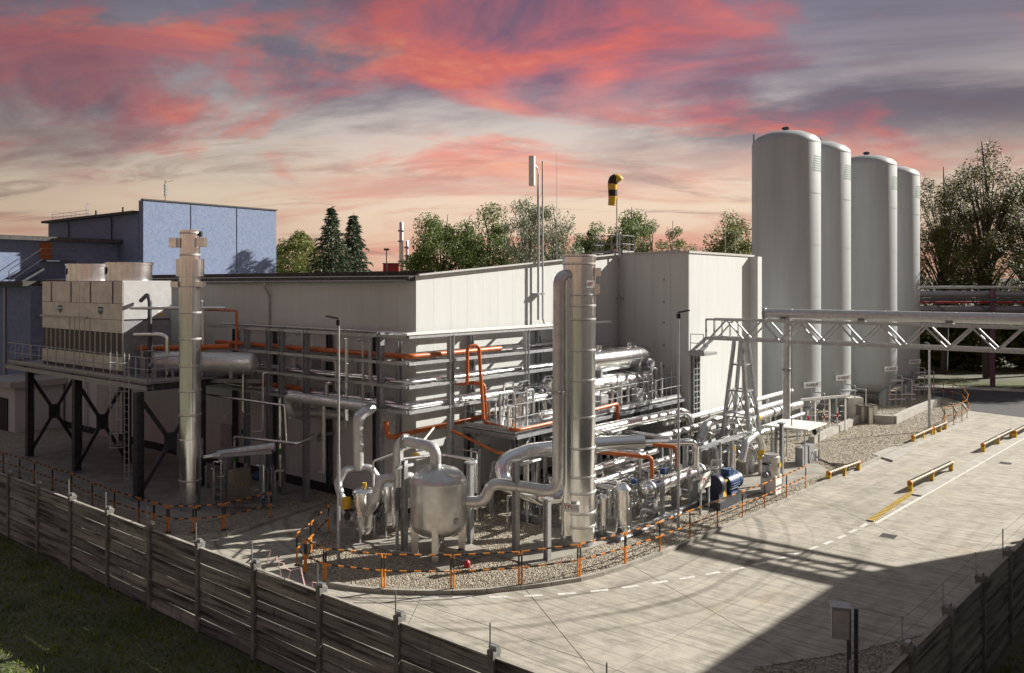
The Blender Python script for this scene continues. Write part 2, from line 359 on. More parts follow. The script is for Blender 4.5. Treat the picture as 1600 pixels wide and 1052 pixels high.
def text(s, size, m, parent, p, xd, ud, name='lettering'):
    c = bpy.data.curves.new(name, 'FONT'); c.body = s; c.size = size; c.extrude = .003; c.align_x = 'CENTER'; c.align_y = 'CENTER'
    t = bpy.data.objects.new('t', c); COL.objects.link(t); bpy.context.view_layer.update()
    me = bpy.data.meshes.new_from_object(t.evaluated_get(bpy.context.evaluated_depsgraph_get())); bpy.data.objects.remove(t)
    xd = xd.normalized(); ud = ud.normalized(); n = xd.cross(ud)
    mx = Matrix(((xd.x, ud.x, n.x, 0), (xd.y, ud.y, n.y, 0), (xd.z, ud.z, n.z, 0), (0, 0, 0, 1)))
    me.transform(Matrix.Translation(Vector(p) - Vector(parent['_o'])) @ mx); me.materials.clear(); me.materials.append(MATS[m])
    o = bpy.data.objects.new(name, me); COL.objects.link(o); o.parent = parent; o['_o'] = parent['_o']; return o
ORD = ['first', 'second', 'third', 'fourth', 'fifth', 'sixth', 'seventh', 'eighth', 'ninth', 'tenth', 'eleventh', 'twelfth', 'thirteenth', 'fourteenth', 'fifteenth', 'sixteenth', 'seventeenth', 'eighteenth', 'nineteenth', 'twentieth', 'twenty-first', 'twenty-second', 'twenty-third', 'twenty-fourth', 'twenty-fifth']
def ring(mb, c, r, axis, wd=.05, th=.03, n=20):
    return mb.lathe(Vector(c) - Vector(axis).normalized() * wd / 2, [(r, 0), (r + th, 0), (r + th, wd), (r, wd)], n, axis)
def pipe(name, label, pts, r, m='cladding', rad=None, seams=True, bands=(), flanges=(), parent=None, n=14, group=None):
    """a pipe run; bands: (point, direction, colour); flanges: (point, direction)"""
    pts = [Vector(p) for p in pts]; rad = r * 3.2 if rad is None else rad
    o = MB().tube(pts, r, n, rad).build(name, m, parent)
    if parent is None: tag(o, label, 'pipe', group)
    if seams and r > .09:
        for a, b in zip(pts, pts[1:]):
            d = b - a; k = int(d.length / 1.6)
            for i in range(1, k + 1):
                ring(MB(), a + d * (i / (k + 1)), r, d, .03, .006).build('seam', m, o)
    for p, d, cmat in bands: ring(MB(), p, r, d, .28, .008).build('colour_band', cmat, o)
    for p, d in flanges:
        fl = MB(); d = Vector(d).normalized()
        for k in (-1, 1): ring(fl, Vector(p) + d * k * .035, r, d, .04, .07)
        for i in range(8):
            x = d.orthogonal().normalized(); y = d.cross(x); a = i * math.pi / 4
            q = Vector(p) + (x * math.cos(a) + y * math.sin(a)) * (r + .045); fl.tube([q - d * .075, q + d * .075], .012, 5)
        fl.build('flange', 'galvanised', o)
    return o
def guardrail(parent, pts, h=1.05, step=1.15, m='galvanised', r=.024):
    post = MB
    for a, b in zip(pts, pts[1:]):
        a, b = Vector(a), Vector(b); k = max(1, round((b - a).length / step))
        for i in range(k + 1):
            p = a + (b - a) * i / k; MB().tube([p, p + UP * h], r, 6).build('guardrail_post', m, parent)
        for z in (h, h * .52): MB().tube([a + UP * z, b + UP * z], r * .9, 6).build('guardrail_rail', m, parent)
        MB().beam(a + UP * .07, b + UP * .07, .012, .14).build('toe_board', m, parent)
def ladder(parent, p, side, h, cage=None, m='galvanised', wd=.42, out=None):
    p = Vector(p); side = side.normalized()
    for k in (-1, 1): MB().tube([p + side * k * wd / 2, p + side * k * wd / 2 + UP * h], .026, 6).build('ladder_stile', m, parent)
    for i in range(1, int(h / .3)): MB().tube([p - side * wd / 2 + UP * .3 * i, p + side * wd / 2 + UP * .3 * i], .014, 5).build('rung', m, parent)
    if cage:
        z0, z1 = cage; outv = (out or -D2).normalized(); c = p + outv * .34; z = z0
        while z <= z1 + .01:
            MB().tube([c + side * .36 * math.cos(a) + outv * .40 * math.sin(a) + UP * z for a in [R(-35 + 250 * i / 12) for i in range(13)]], .017, 5).build('cage_hoop', m, parent); z += .62
        for a in (-10, 35, 90, 145, 190):
            q = c + side * .36 * math.cos(R(a)) + outv * .40 * math.sin(R(a)); MB().tube([q + UP * z0, q + UP * z1], .013, 5).build('cage_strip', m, parent)
def valve(parent, p, d, r=.09, wheel=True, m='galvanised', body='steel'):
    p = Vector(p); d = Vector(d).normalized(); x = UP if abs(d.z) < .8 else -D2
    MB().lathe(p - d * r * 1.6, [(r * 1.3, 0), (r * 1.3, r * .4), (r * .8, r * .5), (r * 1.1, r * 1.6), (r * .8, r * 2.7), (r * 1.3, r * 2.8), (r * 1.3, r * 3.2)], 12, d).build('valve_body', body, parent)
    MB().tube([p, p + x * r * 4], r * .25, 6).build('valve_stem', m, parent)
    if wheel:
        b = MB(); c = p + x * r * 4; y = x.orthogonal().normalized(); zx = x.cross(y); rw = r * 1.7
        b.tube([c + (y * math.cos(a) + zx * math.sin(a)) * rw for a in [R(30 * i) for i in range(13)]], r * .2, 5)
        for i in range(3): a = R(60 * i); b.tube([c - (y * math.cos(a) + zx * math.sin(a)) * rw, c + (y * math.cos(a) + zx * math.sin(a)) * rw], r * .13, 4)
        b.build('handwheel', 'black', parent)
rnd = random.Random(7)

# ================================================================== the ground
FC = Vector((4.3, 12.87, 0))                       # corner where the two boundary fences meet
def clip(poly, p, n):
    out = []
    for a, b in zip(poly, poly[1:] + poly[:1]):
        da, db = (a - p).dot(n), (b - p).dot(n)
        if da >= 0: out.append(a)
        if da * db < 0: out.append(a + (b - a) * (da / (da - db)))
    return out
def inset(poly, g):
    q = list(poly); c = sum(poly, Vector()) / len(poly)
    for a, b in zip(poly, poly[1:] + poly[:1]):
        d = (b - a)
        if d.length < 1e-4: continue
        n = Vector((-d.y, d.x, 0)).normalized()
        if (c - a).dot(n) < 0: n = -n
        q = clip(q, a + n * g, n)
    return q
struct(MB().add([(-3000, -200, -.16), (3000, -200, -.16), (3000, 5000, -.16), (-3000, 5000, -.16)], [(0, 1, 2, 3)]).build('terrain', 'earth', smooth=False))
yard_poly = [FC, FC + D3 * 70, UV(0, 95), UV(75, 95), UV(75, 12.7)]
yb = struct(MB().prism(yard_poly, -.15, -.03).build('yard', 'asphalt', smooth=False))
cells = [yard_poly]
for (x0, y0, x1, y1) in [(984, 882, 1248, 1032), (820, 920, 929, 1052), (1064, 852, 1295, 930), (662, 925, 640, 970), (1366, 820, 1460, 862), (1365, 817, 1600, 682)]:
    p, q = G(x0, y0), G(x1, y1); d = (q - p).normalized(); nn = Vector((-d.y, d.x, 0)); nx = []
    for c in cells:
        for sgn in (1, -1):
            k = clip(c, p, nn * sgn)
            if len(k) > 2: nx.append(k)
    cells = nx
for c in cells:
    c = inset(c, .012)
    if len(c) > 2: MB().prism(c, -.03, 0.0).build('concrete_slab', 'yard', yb, smooth=False)
# road running off to the right behind the tanks, verge beyond it
struct(MB().add([tuple(G(1380, 598)), tuple(G(2300, 640)), tuple(G(2300, 622)), tuple(G(1380, 590))], [(0, 1, 2, 3)]).build('verge', 'turf', smooth=False)).location.z += .05
ro = struct(MB().prism([G(1340, 626), G(1480, 638), G(1620, 655), G(2300, 690), G(2300, 640), G(1600, 613), G(1340, 600)], -.0, .008).build('back_road', 'asphalt', smooth=False))

def pts(*a): return [G(x, y) for x, y in a]
KERB_R = pts((470, 893), (485, 903), (507, 914), (550, 921), (599, 926), (650, 928), (707, 928), (760, 926), (813, 921), (860, 915), (905, 908), (940, 899), (978, 887), (1031, 868), (1078, 848), (1121, 830), (1160, 814), (1195, 799), (1229, 783), (1259, 768), (1296, 752), (1342, 732), (1400, 705), (1430, 692), (1477, 668), (1506, 653), (1514, 644), (1505, 633), (1480, 625), (1440, 618))
isl_r = KERB_R + [UV(20, 84), UV(25, 84), UV(25.2, 24.6)] + pts((560, 815), (522, 832), (500, 850), (474, 875))
KERB_L = pts((-60, 722), (5, 748), (54, 766), (112, 788), (179, 817), (237, 836), (262, 842), (304, 843), (353, 838), (390, 828), (425, 815), (470, 800), (505, 788))
isl_l = KERB_L + [UV(28, 24.4), UV(70, 24.4), UV(70, 19)]
def kerb_run(name, line, wd=.16, z=.13):
    par = None
    for i, (a, b) in enumerate(zip(line, line[1:])):
        a, b = a.copy(), b.copy(); k = max(1, round((b - a).length / 1.05))
        for j in range(k):
            p = a + (b - a) * (j / k); q = a + (b - a) * ((j + 1) / k); d = (q - p).normalized()
            c = MB().beam(p + d * .008 + UP * (z / 2), q - d * .008 + UP * (z / 2), wd, z + rnd.uniform(-.006, .006))
            c.build('kerb_stone', 'kerb', name, smooth=False)
ir = struct(MB().prism(isl_r, .001, .075).build('gravel_island', 'gravel', smooth=False)); kerb_run(ir, KERB_R)
il = struct(MB().prism(isl_l, .001, .072).build('gravel_bed', 'gravel', smooth=False)); kerb_run(il, KERB_L)
# concrete pads on the islands
def pad(poly, z, par, m='concrete_pad', name='concrete_pad'): return MB().prism(poly, .02, z).build(name, m, par, smooth=False)
pad(pts((-30, 722), (54, 748), (140, 780), (215, 808), (262, 822), (330, 818), (420, 790), (500, 772)) + [UV(30, 24.3), UV(56, 24.3)], .10, il)
pad(pts((516, 838), (556, 862), (610, 850), (575, 822)), .12, ir)
pad(pts((583, 858), (687, 896), (768, 868), (660, 828)), .15, ir)
pad(pts((770, 872), (830, 888), (880, 876), (1090, 805), (1050, 785), (900, 815)), .13, ir)
pad(pts((1095, 808), (1180, 775), (1240, 762), (1298, 742), (1262, 715), (1090, 770)), .12, ir)
pad(pts((1362, 712), (1395, 722), (1425, 706), (1395, 700)), .10, ir, 'plinth_concrete')
# gravel wedge beside the fences at the lower right
gw = struct(MB().prism([FC + D1 * 3.2, G(1180, 1046), G(1334, 1021), G(1449, 993), FC + D3 * 9, FC], .001, .05).build('gravel_strip', 'gravel', smooth=False))
kerb_run(gw, [FC + D1 * 3.2] + pts((1180, 1046), (1334, 1021), (1449, 993)), .10, .07)
# loose stones
def inside(p, poly):
    c = False
    for a, b in zip(poly, poly[1:] + poly[:1]):
        if (a.y > p.y) != (b.y > p.y) and p.x < (b.x - a.x) * (p.y - a.y) / (b.y - a.y) + a.x: c = not c
    return c
def stones(polys, n, z, far=75):
    b = MB(); k = 0; r = random.Random(3)
    for poly, share in polys:
        x0, x1 = min(p.x for p in poly), max(p.x for p in poly); y0, y1 = min(p.y for p in poly), min(far, max(p.y for p in poly)); c = 0; tries = 0
        while c < n * share and tries < n * 20:
            tries += 1; y = y0 + (y1 - y0) * r.random() ** 1.5; p = Vector((r.uniform(x0, x1), y, 0))
            if not inside(p, poly): continue
            c += 1; s = r.uniform(.018, .042); a = r.random() * 6.28
            e = [Vector((math.cos(a), math.sin(a), 0)) * s, Vector((-math.sin(a), math.cos(a), 0)) * s * r.uniform(.6, 1), UP * s * .6]
            o = p + UP * (z + s * .25); b.add([o + e[0], o + e[1], o - e[0], o - e[1], o + e[2], o - e[2]], [(0, 1, 4), (1, 2, 4), (2, 3, 4), (3, 0, 4), (1, 0, 5), (2, 1, 5), (3, 2, 5), (0, 3, 5)])
    o = b.build('loose_stones', 'pebble', smooth=False); o['kind'] = 'stuff'; tag(o, 'pale loose gravel stones spread over the plant islands', 'gravel')
stones([(isl_r, .85), (isl_l, .09), ([FC, G(1180, 1046), G(1334, 1021), G(1449, 993), FC + D3 * 9], .06)], 60000, .075)
# grass outside the fences
def grass():
    b = MB(); r = random.Random(5)
    for i in range(52000):
        if i % 6: a = r.uniform(5, 42); q = UV(a, 12.55 - 7.5 * r.random(), 0)
        else: q = FC + D3 * r.uniform(0, 22) + D3N * r.uniform(.2, 5)
        z = -.155; cl_ = .6 + .9 * max(0, math.sin(q.x * 2.3 + 1.7 * math.sin(q.y * 1.9)) * math.sin(q.y * 2.9 + q.x)); h = cl_ * r.uniform(.05, .17) * (1.6 if r.random() < .06 else 1); a = r.random() * 6.28
        s = Vector((math.cos(a), math.sin(a), 0)) * r.uniform(.012, .028); t = Vector((r.gauss(0, .06), r.gauss(0, .06), h)); q = q + UP * z
        b.add([q - s, q + s, q + t], [(0, 1, 2)])
    o = b.build('grass', 'grass_blade', smooth=False); o['kind'] = 'stuff'; tag(o, 'dark rough grass growing outside the concrete fence', 'grass')
grass()
# painted markings
mk = MB
for i, (x, y) in enumerate([(670, 934), (722, 933.5), (779, 933), (833, 931), (885.5, 928), (936.5, 923), (985, 917), (1031, 910), (1073.6, 903), (1114, 896), (1152.5, 889), (1187, 881), (1219, 873), (1248, 864), (1271, 856.5), (1294, 848), (1314.5, 839), (1332.5, 830), (1350, 821)]):
    ln = [(670, 934), (722, 933.5), (779, 933), (833, 931), (885.5, 928), (936.5, 923), (985, 917), (1031, 910), (1073.6, 903), (1114, 896), (1152.5, 889), (1187, 881), (1219, 873), (1248, 864), (1271, 856.5), (1294, 848), (1314.5, 839), (1332.5, 830), (1350, 821)]
    d = (G(*ln[min(i + 1, 18)]) - G(*ln[max(i - 1, 0)])).normalized(); p = G(x, y); n_ = Vector((-d.y, d.x, 0))
    MB().box(p + UP * .003, d * .30, n_ * .075, UP * .002).build('road_dash', 'paint_white', yb, smooth=False)
def strip(x0, y0, x1, y1, wd, m, name): p, q = G(x0, y0), G(x1, y1); return MB().beam(p + UP * .004, q + UP * .004, wd, .005).build(name, m, yb, smooth=False)
strip(1368, 818, 1610, 679, .14, 'paint_white', 'road_line')
strip(1302, 751, 1418, 769, .22, 'plinth_concrete', 'threshold'); strip(1410, 708, 1497, 719, .10, 'plinth_concrete', 'threshold'); strip(1486, 673, 1570, 684, .10, 'plinth_concrete', 'threshold')
MB().beam(G(1330, 742) + UP * .006, G(1500, 663) + UP * .006, .35, .008).build('bay_edge', 'plinth_concrete', yb, smooth=False)
MB().beam(G(1432, 775) + UP * .03, G(1615, 672) + UP * .03, .45, .06).build('raised_island', 'plinth_concrete', yb, smooth=False)
# striped ramp strip
rs = thing('speed_ramp', 'yellow and black striped rubber strip laid along the lane edge', 'ramp', G(1390, 792))
p, q = G(1359, 815), G(1427, 769); d = q - p; n_ = Vector((-d.y, d.x, 0)).normalized()
for i in range(52):
    MB().box(p + d * ((i + .5) / 52) + UP * .02, d * (.5 / 52), n_ * .13, UP * .018).build('ramp_block', 'yellow' if i % 2 else 'ramp_dark', rs, smooth=False)
# drain grates
for (x, y), lb in (((1388, 838), 'black iron drain grate set in the road near the striped strip'), ((1571, 724), 'small black drain grate in the road near the right edge')):
    t = thing('drain_grate', lb, 'drain', G(x, y)); c = G(x, y); MB().box(c + UP * .004, -D1 * .34, D2 * .34, UP * .004).build('frame', 'kerb', t, smooth=False)
    MB().box(c + UP * .010, -D1 * .27, D2 * .27, UP * .003).build('pit', 'black', t, smooth=False)
    for i in range(7): MB().box(c - D1 * (-.24 + .08 * i) + UP * .016, -D1 * .018, D2 * .26, UP * .004).build('bar', 'steel_dark', t, smooth=False)

# ================================================================== boundary fences of stacked concrete planks
def plank_mesh(m):
    b = MB(); ln = 2.62
    prof = [(-.02, 0), (.02, 0), (.055, .03), (.022, .372), (-.022, .372), (-.055, .03)]
    vs = [Vector((x, y, z)) for x in (-ln / 2, ln / 2) for y, z in prof]; n = 6
    b.add(vs, [tuple(range(n - 1, -1, -1)), tuple(range(n, 2 * n))] + [(i, (i + 1) % n, n + (i + 1) % n, n + i) for i in range(n)])
    me = bpy.data.meshes.new('plank'); me.from_pydata([tuple(v) for v in b.v], [], b.f); me.materials.append(MATS[m]); return me
def fence(label, start, d, k0, k1):
    root = thing('concrete_fence', label, 'fence', start); pm = plank_mesh('fence_concrete'); rz = math.atan2(d.y, d.x); nrm = Vector((-d.y, d.x, 0)); r = random.Random(11)
    for k in range(k0, k1 + 1):
        p = start + d * 2.75 * k
        b = MB().box(p + UP * 1.05, d * .075, nrm * .11, UP * 1.25); b.box(p + UP * 2.34, d * .085, nrm * .12, UP * .045)
        b.build('post', 'fence_post', root, smooth=False)
        c = MB().box(p + UP * 2.43, d * .10, nrm * .05, UP * .04); c.tube([p + nrm * .12 + UP * 2.3, p + nrm * .12 + UP * 2.95], .016, 6); c.build('wire_bracket', 'galvanised', root)
        if k == k1: continue
        for j in range(6):
            o = bpy.data.objects.new('plank', pm); COL.objects.link(o); o.parent = root
            o.location = d * (2.75 * k + 1.375) + UP * (-.14 + .39 * j) + nrm * r.uniform(-.014, .014); o.rotation_euler = (r.uniform(-.03, .03), r.uniform(-.006, .006), rz)
        q = start + d * 2.75 * (k + 1)
        for z in (2.55, 2.88): 
            mid = (p + q) / 2 + nrm * .12 + UP * (z - .03); MB().tube([p + nrm * .12 + UP * z, mid, q + nrm * .12 + UP * z], .004, 4).build('wire', 'cable', root)
        MB().beam(p + UP * 2.225, q + UP * 2.225, .09, .03).build('coping', 'kerb', root, smooth=False)
    return root
fence('long weathered concrete plank fence running along the grass at lower left', UV(19.1, 12.7), D1, -5, 12)
fence('dark concrete plank fence in shadow at the lower right corner', FC + D3 * 8.24, D3, -3, 7)
# torn barrier tape tied to the fence
tp = MB(); a0 = UV(19.0, 12.9, 2.6); b0 = UV(16.4, 12.9, 2.35); r = random.Random(2); ln = []
for i in range(15): ln.append(a0 + (b0 - a0) * i / 14 + UP * (r.uniform(-.25, .05)) + D2 * r.uniform(-.1, .2))
for a, b in zip(ln, ln[1:]): tp.beam(a, b, .03, .004)
for i in (2, 6, 9, 11): tp.beam(ln[i], ln[i] - UP * r.uniform(.4, .9) + D1 * r.uniform(-.3, .3), .03, .004)
tag(tp.build('barrier_tape', 'paper_tape', smooth=False), 'torn red and white tape snagged on the fence top', 'tape')

# ================================================================== main hall
EAVE = 9.85
def gz(b): return 10.08 + .084 * (b - 24.54)                 # gable roofline
A0, B0, A1 = 25.28, 24.54, 62.5; BB, AB, BE = 40.54, 20.9, 49.0
hall = thing('process_hall', 'long white industrial hall with taller block at its right end', 'building', UV(A0, B0))
core = MB(); core.ub(A0 + .06, A1, B0 + .06, 48, 0, EAVE - .15); core.ub(AB + .06, A0 + .3, BB + .06, BE - .05, 0, 11.2)
core.add([UV(A0 + .06, B0 + .06, EAVE - .2), UV(A0 + .06, 48, EAVE - .2), UV(A0 + .06, 48, gz(48) - .1), UV(A0 + .06, B0 + .06, gz(B0) - .1), UV(A0 + .4, B0 + .06, EAVE - .2), UV(A0 + .4, 48, EAVE - .2), UV(A0 + .4, 48, gz(48) - .1), UV(A0 + .4, B0 + .06, gz(B0) - .1)], [(0, 1, 2, 3), (7, 6, 5, 4), (3, 2, 6, 7), (0, 3, 7, 4), (1, 5, 6, 2)])
core.build('wall_core', 'wall', hall, smooth=False)
k = 33
for i in range(k):                                             # long wall: upright sandwich panels
    a = A0 + .01 + (A1 - A0 - .01) * i / k; MB().ub(a + .004, a + (A1 - A0) / k - .004, B0, B0 + .055, .45, EAVE).build('wall_panel', 'wall', hall, smooth=False)
MB().ub(A0 - .0, A1, B0 + .02, B0 + .058, -.02, .45).build('plinth', 'plinth', hall, smooth=False)
k = 15
for i in range(k):                                             # gable wall
    b0, b1 = B0 + (BB - B0) * i / k + .004, B0 + (BB - B0) * (i + 1) / k - .004
    m_ = MB(); m_.add([UV(A0, b0, .45), UV(A0, b1, .45), UV(A0, b1, gz(b1)), UV(A0, b0, gz(b0)), UV(A0 + .055, b0, .45), UV(A0 + .055, b1, .45), UV(A0 + .055, b1, gz(b1)), UV(A0 + .055, b0, gz(b0))], [(3, 2, 1, 0), (4, 5, 6, 7), (0, 1, 5, 4), (2, 3, 7, 6), (0, 4, 7, 3), (1, 2, 6, 5)])
    m_.build('wall_panel', 'wall', hall, smooth=False)
MB().ub(A0 + .01, A0 + .058, B0, BB, -.02, .45).build('plinth', 'plinth', hall, smooth=False)
for i in range(4):                                             # shaded cheek of the tall block
    a = AB + (A0 - AB) * i / 4; MB().ub(a + .004, a + (A0 - AB) / 4 - .004, BB, BB + .055, 0, 11.4).build('wall_panel', 'wall', hall, smooth=False)
for i in range(8):                                             # sunlit end of the tall block
    b = BB + .06 + (BE - BB - .06) * i / 8; MB().ub(AB, AB + .055, b + .004, b + (BE - BB) / 8 - .006, 0, 11.4).build('wall_panel', 'wall', hall, smooth=False)
MB().ub(AB - .06, A0 + .3, BB - .06, BE + .05, 11.4, 11.52).build('parapet_cap', 'wall_trim', hall, smooth=False)
MB().ub(AB - .55, AB, BE - .62, BE, 0, 11.4).build('corner_pilaster', 'wall', hall, smooth=False)
rf = MB(); e = .35                                             # sloping roof sheet with a dark edge
rf.add([UV(A0 + .07, B0 - e, EAVE + .02), UV(A0 + .07, 37, 10.2), UV(A1, 37, 10.2), UV(A1, B0 - e, EAVE + .02), UV(A0 + .07, B0 - e, EAVE + .20), UV(A0 + .07, 37, 10.5), UV(A1, 37, 10.5), UV(A1, B0 - e, EAVE + .20)], [(0, 1, 2, 3), (7, 6, 5, 4), (0, 4, 5, 1), (1, 5, 6, 2), (2, 6, 7, 3), (3, 7, 4, 0)])
roof = rf.build('roof', 'roof', hall, smooth=False)
MB().beam(UV(A0 - .13, B0, gz(B0) + .03), UV(A0 - .13, BB, gz(BB) + .03), .16, .07).build('verge_trim', 'wall_trim', roof, smooth=False)
MB().ub(A0 + .4, A1, B0 + 1.5, B0 + 1.6, EAVE + .2, EAVE + .46).build('eaves_upstand', 'roof', roof, smooth=False)
for i in range(30):
    a = A0 + .3 + i * 1.24; MB().tube([UV(a, B0 - e - .03, EAVE + .11), UV(a, B0 - e + .02, EAVE + .11)], .05, 6).build('roof_fixing', 'steel_dark', roof)
    MB().tube([UV(a + .5, B0 + 1.46, EAVE + .38), UV(a + .5, B0 + 1.52, EAVE + .38)], .05, 6).build('roof_fixing', 'steel_dark', roof)
MB().tube([UV(A0 + .2, B0 - e + .06, EAVE + .02), UV(A1, B0 - e + .06, EAVE - .04)], .075, 8).build('gutter', 'galvanised', hall)
p = W(419, 470, B0 - .1)
MB().tube([UV(p.dot(D1), B0 - .29, EAVE - .05), UV(p.dot(D1), B0 - .29, EAVE - .3), UV(p.dot(D1) - .05, B0 - .08, EAVE - .7), UV(p.dot(D1) - .05, B0 - .08, 7.0)], .055, 8, .15).build('downpipe', 'galvanised', hall)
# doors, vents and small fittings on the long wall
def wallbox(x0, y0, x1, y1, m, name, par=hall, th=.05, off=.0):
    p, q = W(x0, y0, B0 - off), W(x1, y1, B0 - off); return MB().ub(min(p.dot(D1), q.dot(D1)), max(p.dot(D1), q.dot(D1)), B0 - off - th, B0 - off, min(p.z, q.z), max(p.z, q.z)).build(name, m, par, smooth=False)
dr = wallbox(346, 661, 363, 752, 'door_grey', 'door'); wallbox(359, 702, 361, 706, 'steel_dark', 'handle', dr, .06, .05)
wallbox(377, 671, 381, 679, 'logo_blue', 'notice', hall, .02); wallbox(175, 642, 179, 652, 'white', 'notice', hall, .02)
wallbox(152, 600, 186, 690, 'wall_trim', 'gate_panel', hall, .04)
for i, x in enumerate((488, 507)):
    lv = wallbox(x, 562, x + 13, 582, 'steel', 'vent_grille', hall, .04)
    for j in range(6): wallbox(x + .5, 563 + j * 3.2, x + 12.5, 564.4 + j * 3.2, 'white', 'slat', lv, .03, .045)
wallbox(352, 648, 357, 655, 'white', 'wall_lamp', hall, .12)
ladder(hall, UV(W(138, 640, B0).dot(D1), B0 - .12, .3), D1, 5.0)
for y in (437, 472, 504, 540, 572, 604, 636):                  # bolt-like anchors on the shaded cheek
    q = W(1037, y, BB - .02); MB().box(q, D1 * .05, D2 * .02, UP * .05).build('wall_anchor', 'steel', hall, smooth=False)
# roof access ladder with cage on the tall block and its top platform
q = W(962, 600, BB); ladder(hall, UV(q.dot(D1), BB - .15, 4.2), D1, 8.2, m='steel'); qa = q.dot(D1)
for z in (6.2, 8.9): MB().ub(qa - .55, qa + .55, BB - .35, BB, z, z + .06).build('ladder_bracket', 'steel', hall, smooth=False)
guardrail(hall, [UV(qa + 1.6, BB - .1, 11.5), UV(qa + 1.6, BB + 1.2, 11.5)], 1.0, .8, 'steel'); guardrail(hall, [UV(qa - .5, BB - .1, 11.5), UV(qa + 1.6, BB - .1, 11.5)], 1.0, .7, 'steel'); guardrail(hall, [UV(qa - .5, BB - .1, 11.5), UV(qa - .5, BB + 1.2, 11.5)], 1.0, .8, 'steel')
MB().tube([UV(qa - .55, BB - .5, 3.5), UV(qa - .55, BB - .5, 12.6)], .05, 8).build('cable_conduit', 'steel', hall)
# windsock and its mast
wm = V(969, 398, 25.5); wb = W(969, 398, BB + .1); ws = thing('windsock', 'yellow and black drooping windsock on a thin mast above the hall roof', 'windsock', UV(wb.dot(D1), BB - .25, 5))
q = Vector(ws['_o']); zt = H + (HZ - 286) / F * q.y
MB().tube([q, Vector((q.x, q.y, zt))], .035, 8).build('mast', 'galvanised', ws)
k = q.y / F; ctl = [(968, 284, 8), (964, 280, 8), (959, 281, 7.8), (957, 288, 7.4), (957, 297, 7.0), (957, 308, 6.5), (956, 321, 6)]
def sockpt(u):
    i = min(len(ctl) - 2, int(u)); f_ = u - i; g_ = [ctl[max(0, i - 1)], ctl[i], ctl[i + 1], ctl[min(len(ctl) - 1, i + 2)]]
    o_ = [.5 * (2 * g_[1][j] + (g_[2][j] - g_[0][j]) * f_ + (2 * g_[0][j] - 5 * g_[1][j] + 4 * g_[2][j] - g_[3][j]) * f_ ** 2 + (3 * g_[1][j] - g_[0][j] - 3 * g_[2][j] + g_[3][j]) * f_ ** 3) for j in range(3)]
    return DP(o_[0], o_[1], q.y), o_[2] * k
for i, (u0, u1) in enumerate(((0, 1.4), (1.4, 3.0), (3.0, 4.0), (4.0, 4.9), (4.9, 6.0))):
    sp_ = [sockpt(u0 + (u1 - u0) * j / 5) for j in range(6)]; MB().tube([a for a, _ in sp_], [b for _, b in sp_], 16, cap=(i in (0, 4))).build('sock_band', 'yellow' if i % 2 == 0 else 'black', ws)
# antenna and vent pipes on the gable
def gpole(name, label, cat, x, y0, y1, r, m='galvanised', off=.3, hook=True):
    p = V(x, 460, A0 - off); b = p.dot(D2); k = p.y / F; t = thing(name, label, cat, UV(A0 - off, b, H - (y1 - HZ) * k))
    MB().tube([UV(A0 - off, b, H - (y1 - HZ) * k), UV(A0 - off, b, H - (y0 - HZ) * k)], r, 10).build('pole', m, t)
    for z in (7.6, 9.2): MB().ub(A0 - off - .05, A0, b - .12, b + .12, z, z + .08).build('wall_bracket', 'steel', t, smooth=False)
    return t, b, k
t, b, k = gpole('antenna_mast', 'tall grey mast with a white cylindrical antenna on the gable wall', 'antenna', 841, 273, 500, .06)
MB().tube([UV(A0 - .3, b, H + 172 * k), UV(A0 - .3, b - .1, H + 182 * k), UV(A0 - .3, b - .35, H + 186 * k)], .045, 8).build('arm', 'galvanised', t)
MB().tube([UV(A0 - .3, b - .5, H + 153 * k), UV(A0 - .3, b - .5, H + 199 * k)], .16, 16).build('antenna_drum', 'white', t)
t, b, k = gpole('vent_pipe', 'slim vent pipe beside the antenna mast on the gable wall', 'vent pipe', 848, 252, 500, .045)
MB().tube([UV(A0 - .3, b, H - 52 * k), UV(A0 - .3, b + .12, H - 60 * k), UV(A0 - .3, b + .5, H - 62 * k)], .045, 8).build('lower_bend', 'galvanised', t)
p = DP(870, 330, 55); t = thing('lightning_rod', 'hair thin lightning rod standing on the hall roof behind the mast', 'lightning rod', Vector((p.x, p.y, 11)))
MB().tube([Vector((p.x, p.y, 10.5)), Vector((p.x, p.y, H + (HZ - 240) / F * 55))], .018, 5).build('rod', 'steel', t)
for x, yt, lb in ((1133, 345, 'thin rod on the roof left of the tall white tank'), (1149, 362, 'shorter thin rod on the roof nearest the tall tank'), (1051, 345, 'thin rod rising above the roof in front of the small conifers')):
    p = DP(x, yt, 52); tag(MB().tube([Vector((p.x, p.y, 11.3)), p], .018, 5).build('roof_rod', 'steel'), lb, 'lightning rod')

# ================================================================== blue buildings at the left
bl = thing('blue_building', 'tall blue rendered building with sunlit end wall behind the hall', 'building', UV(78.1, 39.4))
c = MB(); c.ub(78.1, 79, 39.5, 54.5, 0, 17.85); c.ub(79, 99.5, 39.4, 54.0, 0, 16.6); c.build('wall', 'blue_wall', bl, smooth=False)
MB().ub(78.0, 78.4, 39.4, 54.6, 17.85, 17.98).build('parapet_cap', 'roof', bl, smooth=False)
MB().ub(79, 100.2, 38.9, 54.2, 16.6, 16.85).build('roof', 'roof', bl, smooth=False)
for b in (44.4, 49.6): MB().ub(78.06, 78.1, b, b + .03, 8, 17.8).build('joint', 'plinth', bl, smooth=False)
for x in (108, 175): 
    q = W(x, 350, 39.3); a = q.dot(D1); MB().tube([UV(a, 39.1, 16.6), UV(a, 39.25, 16.2), UV(a, 39.25, 9)], .07, 8).build('downpipe', 'roof', bl)
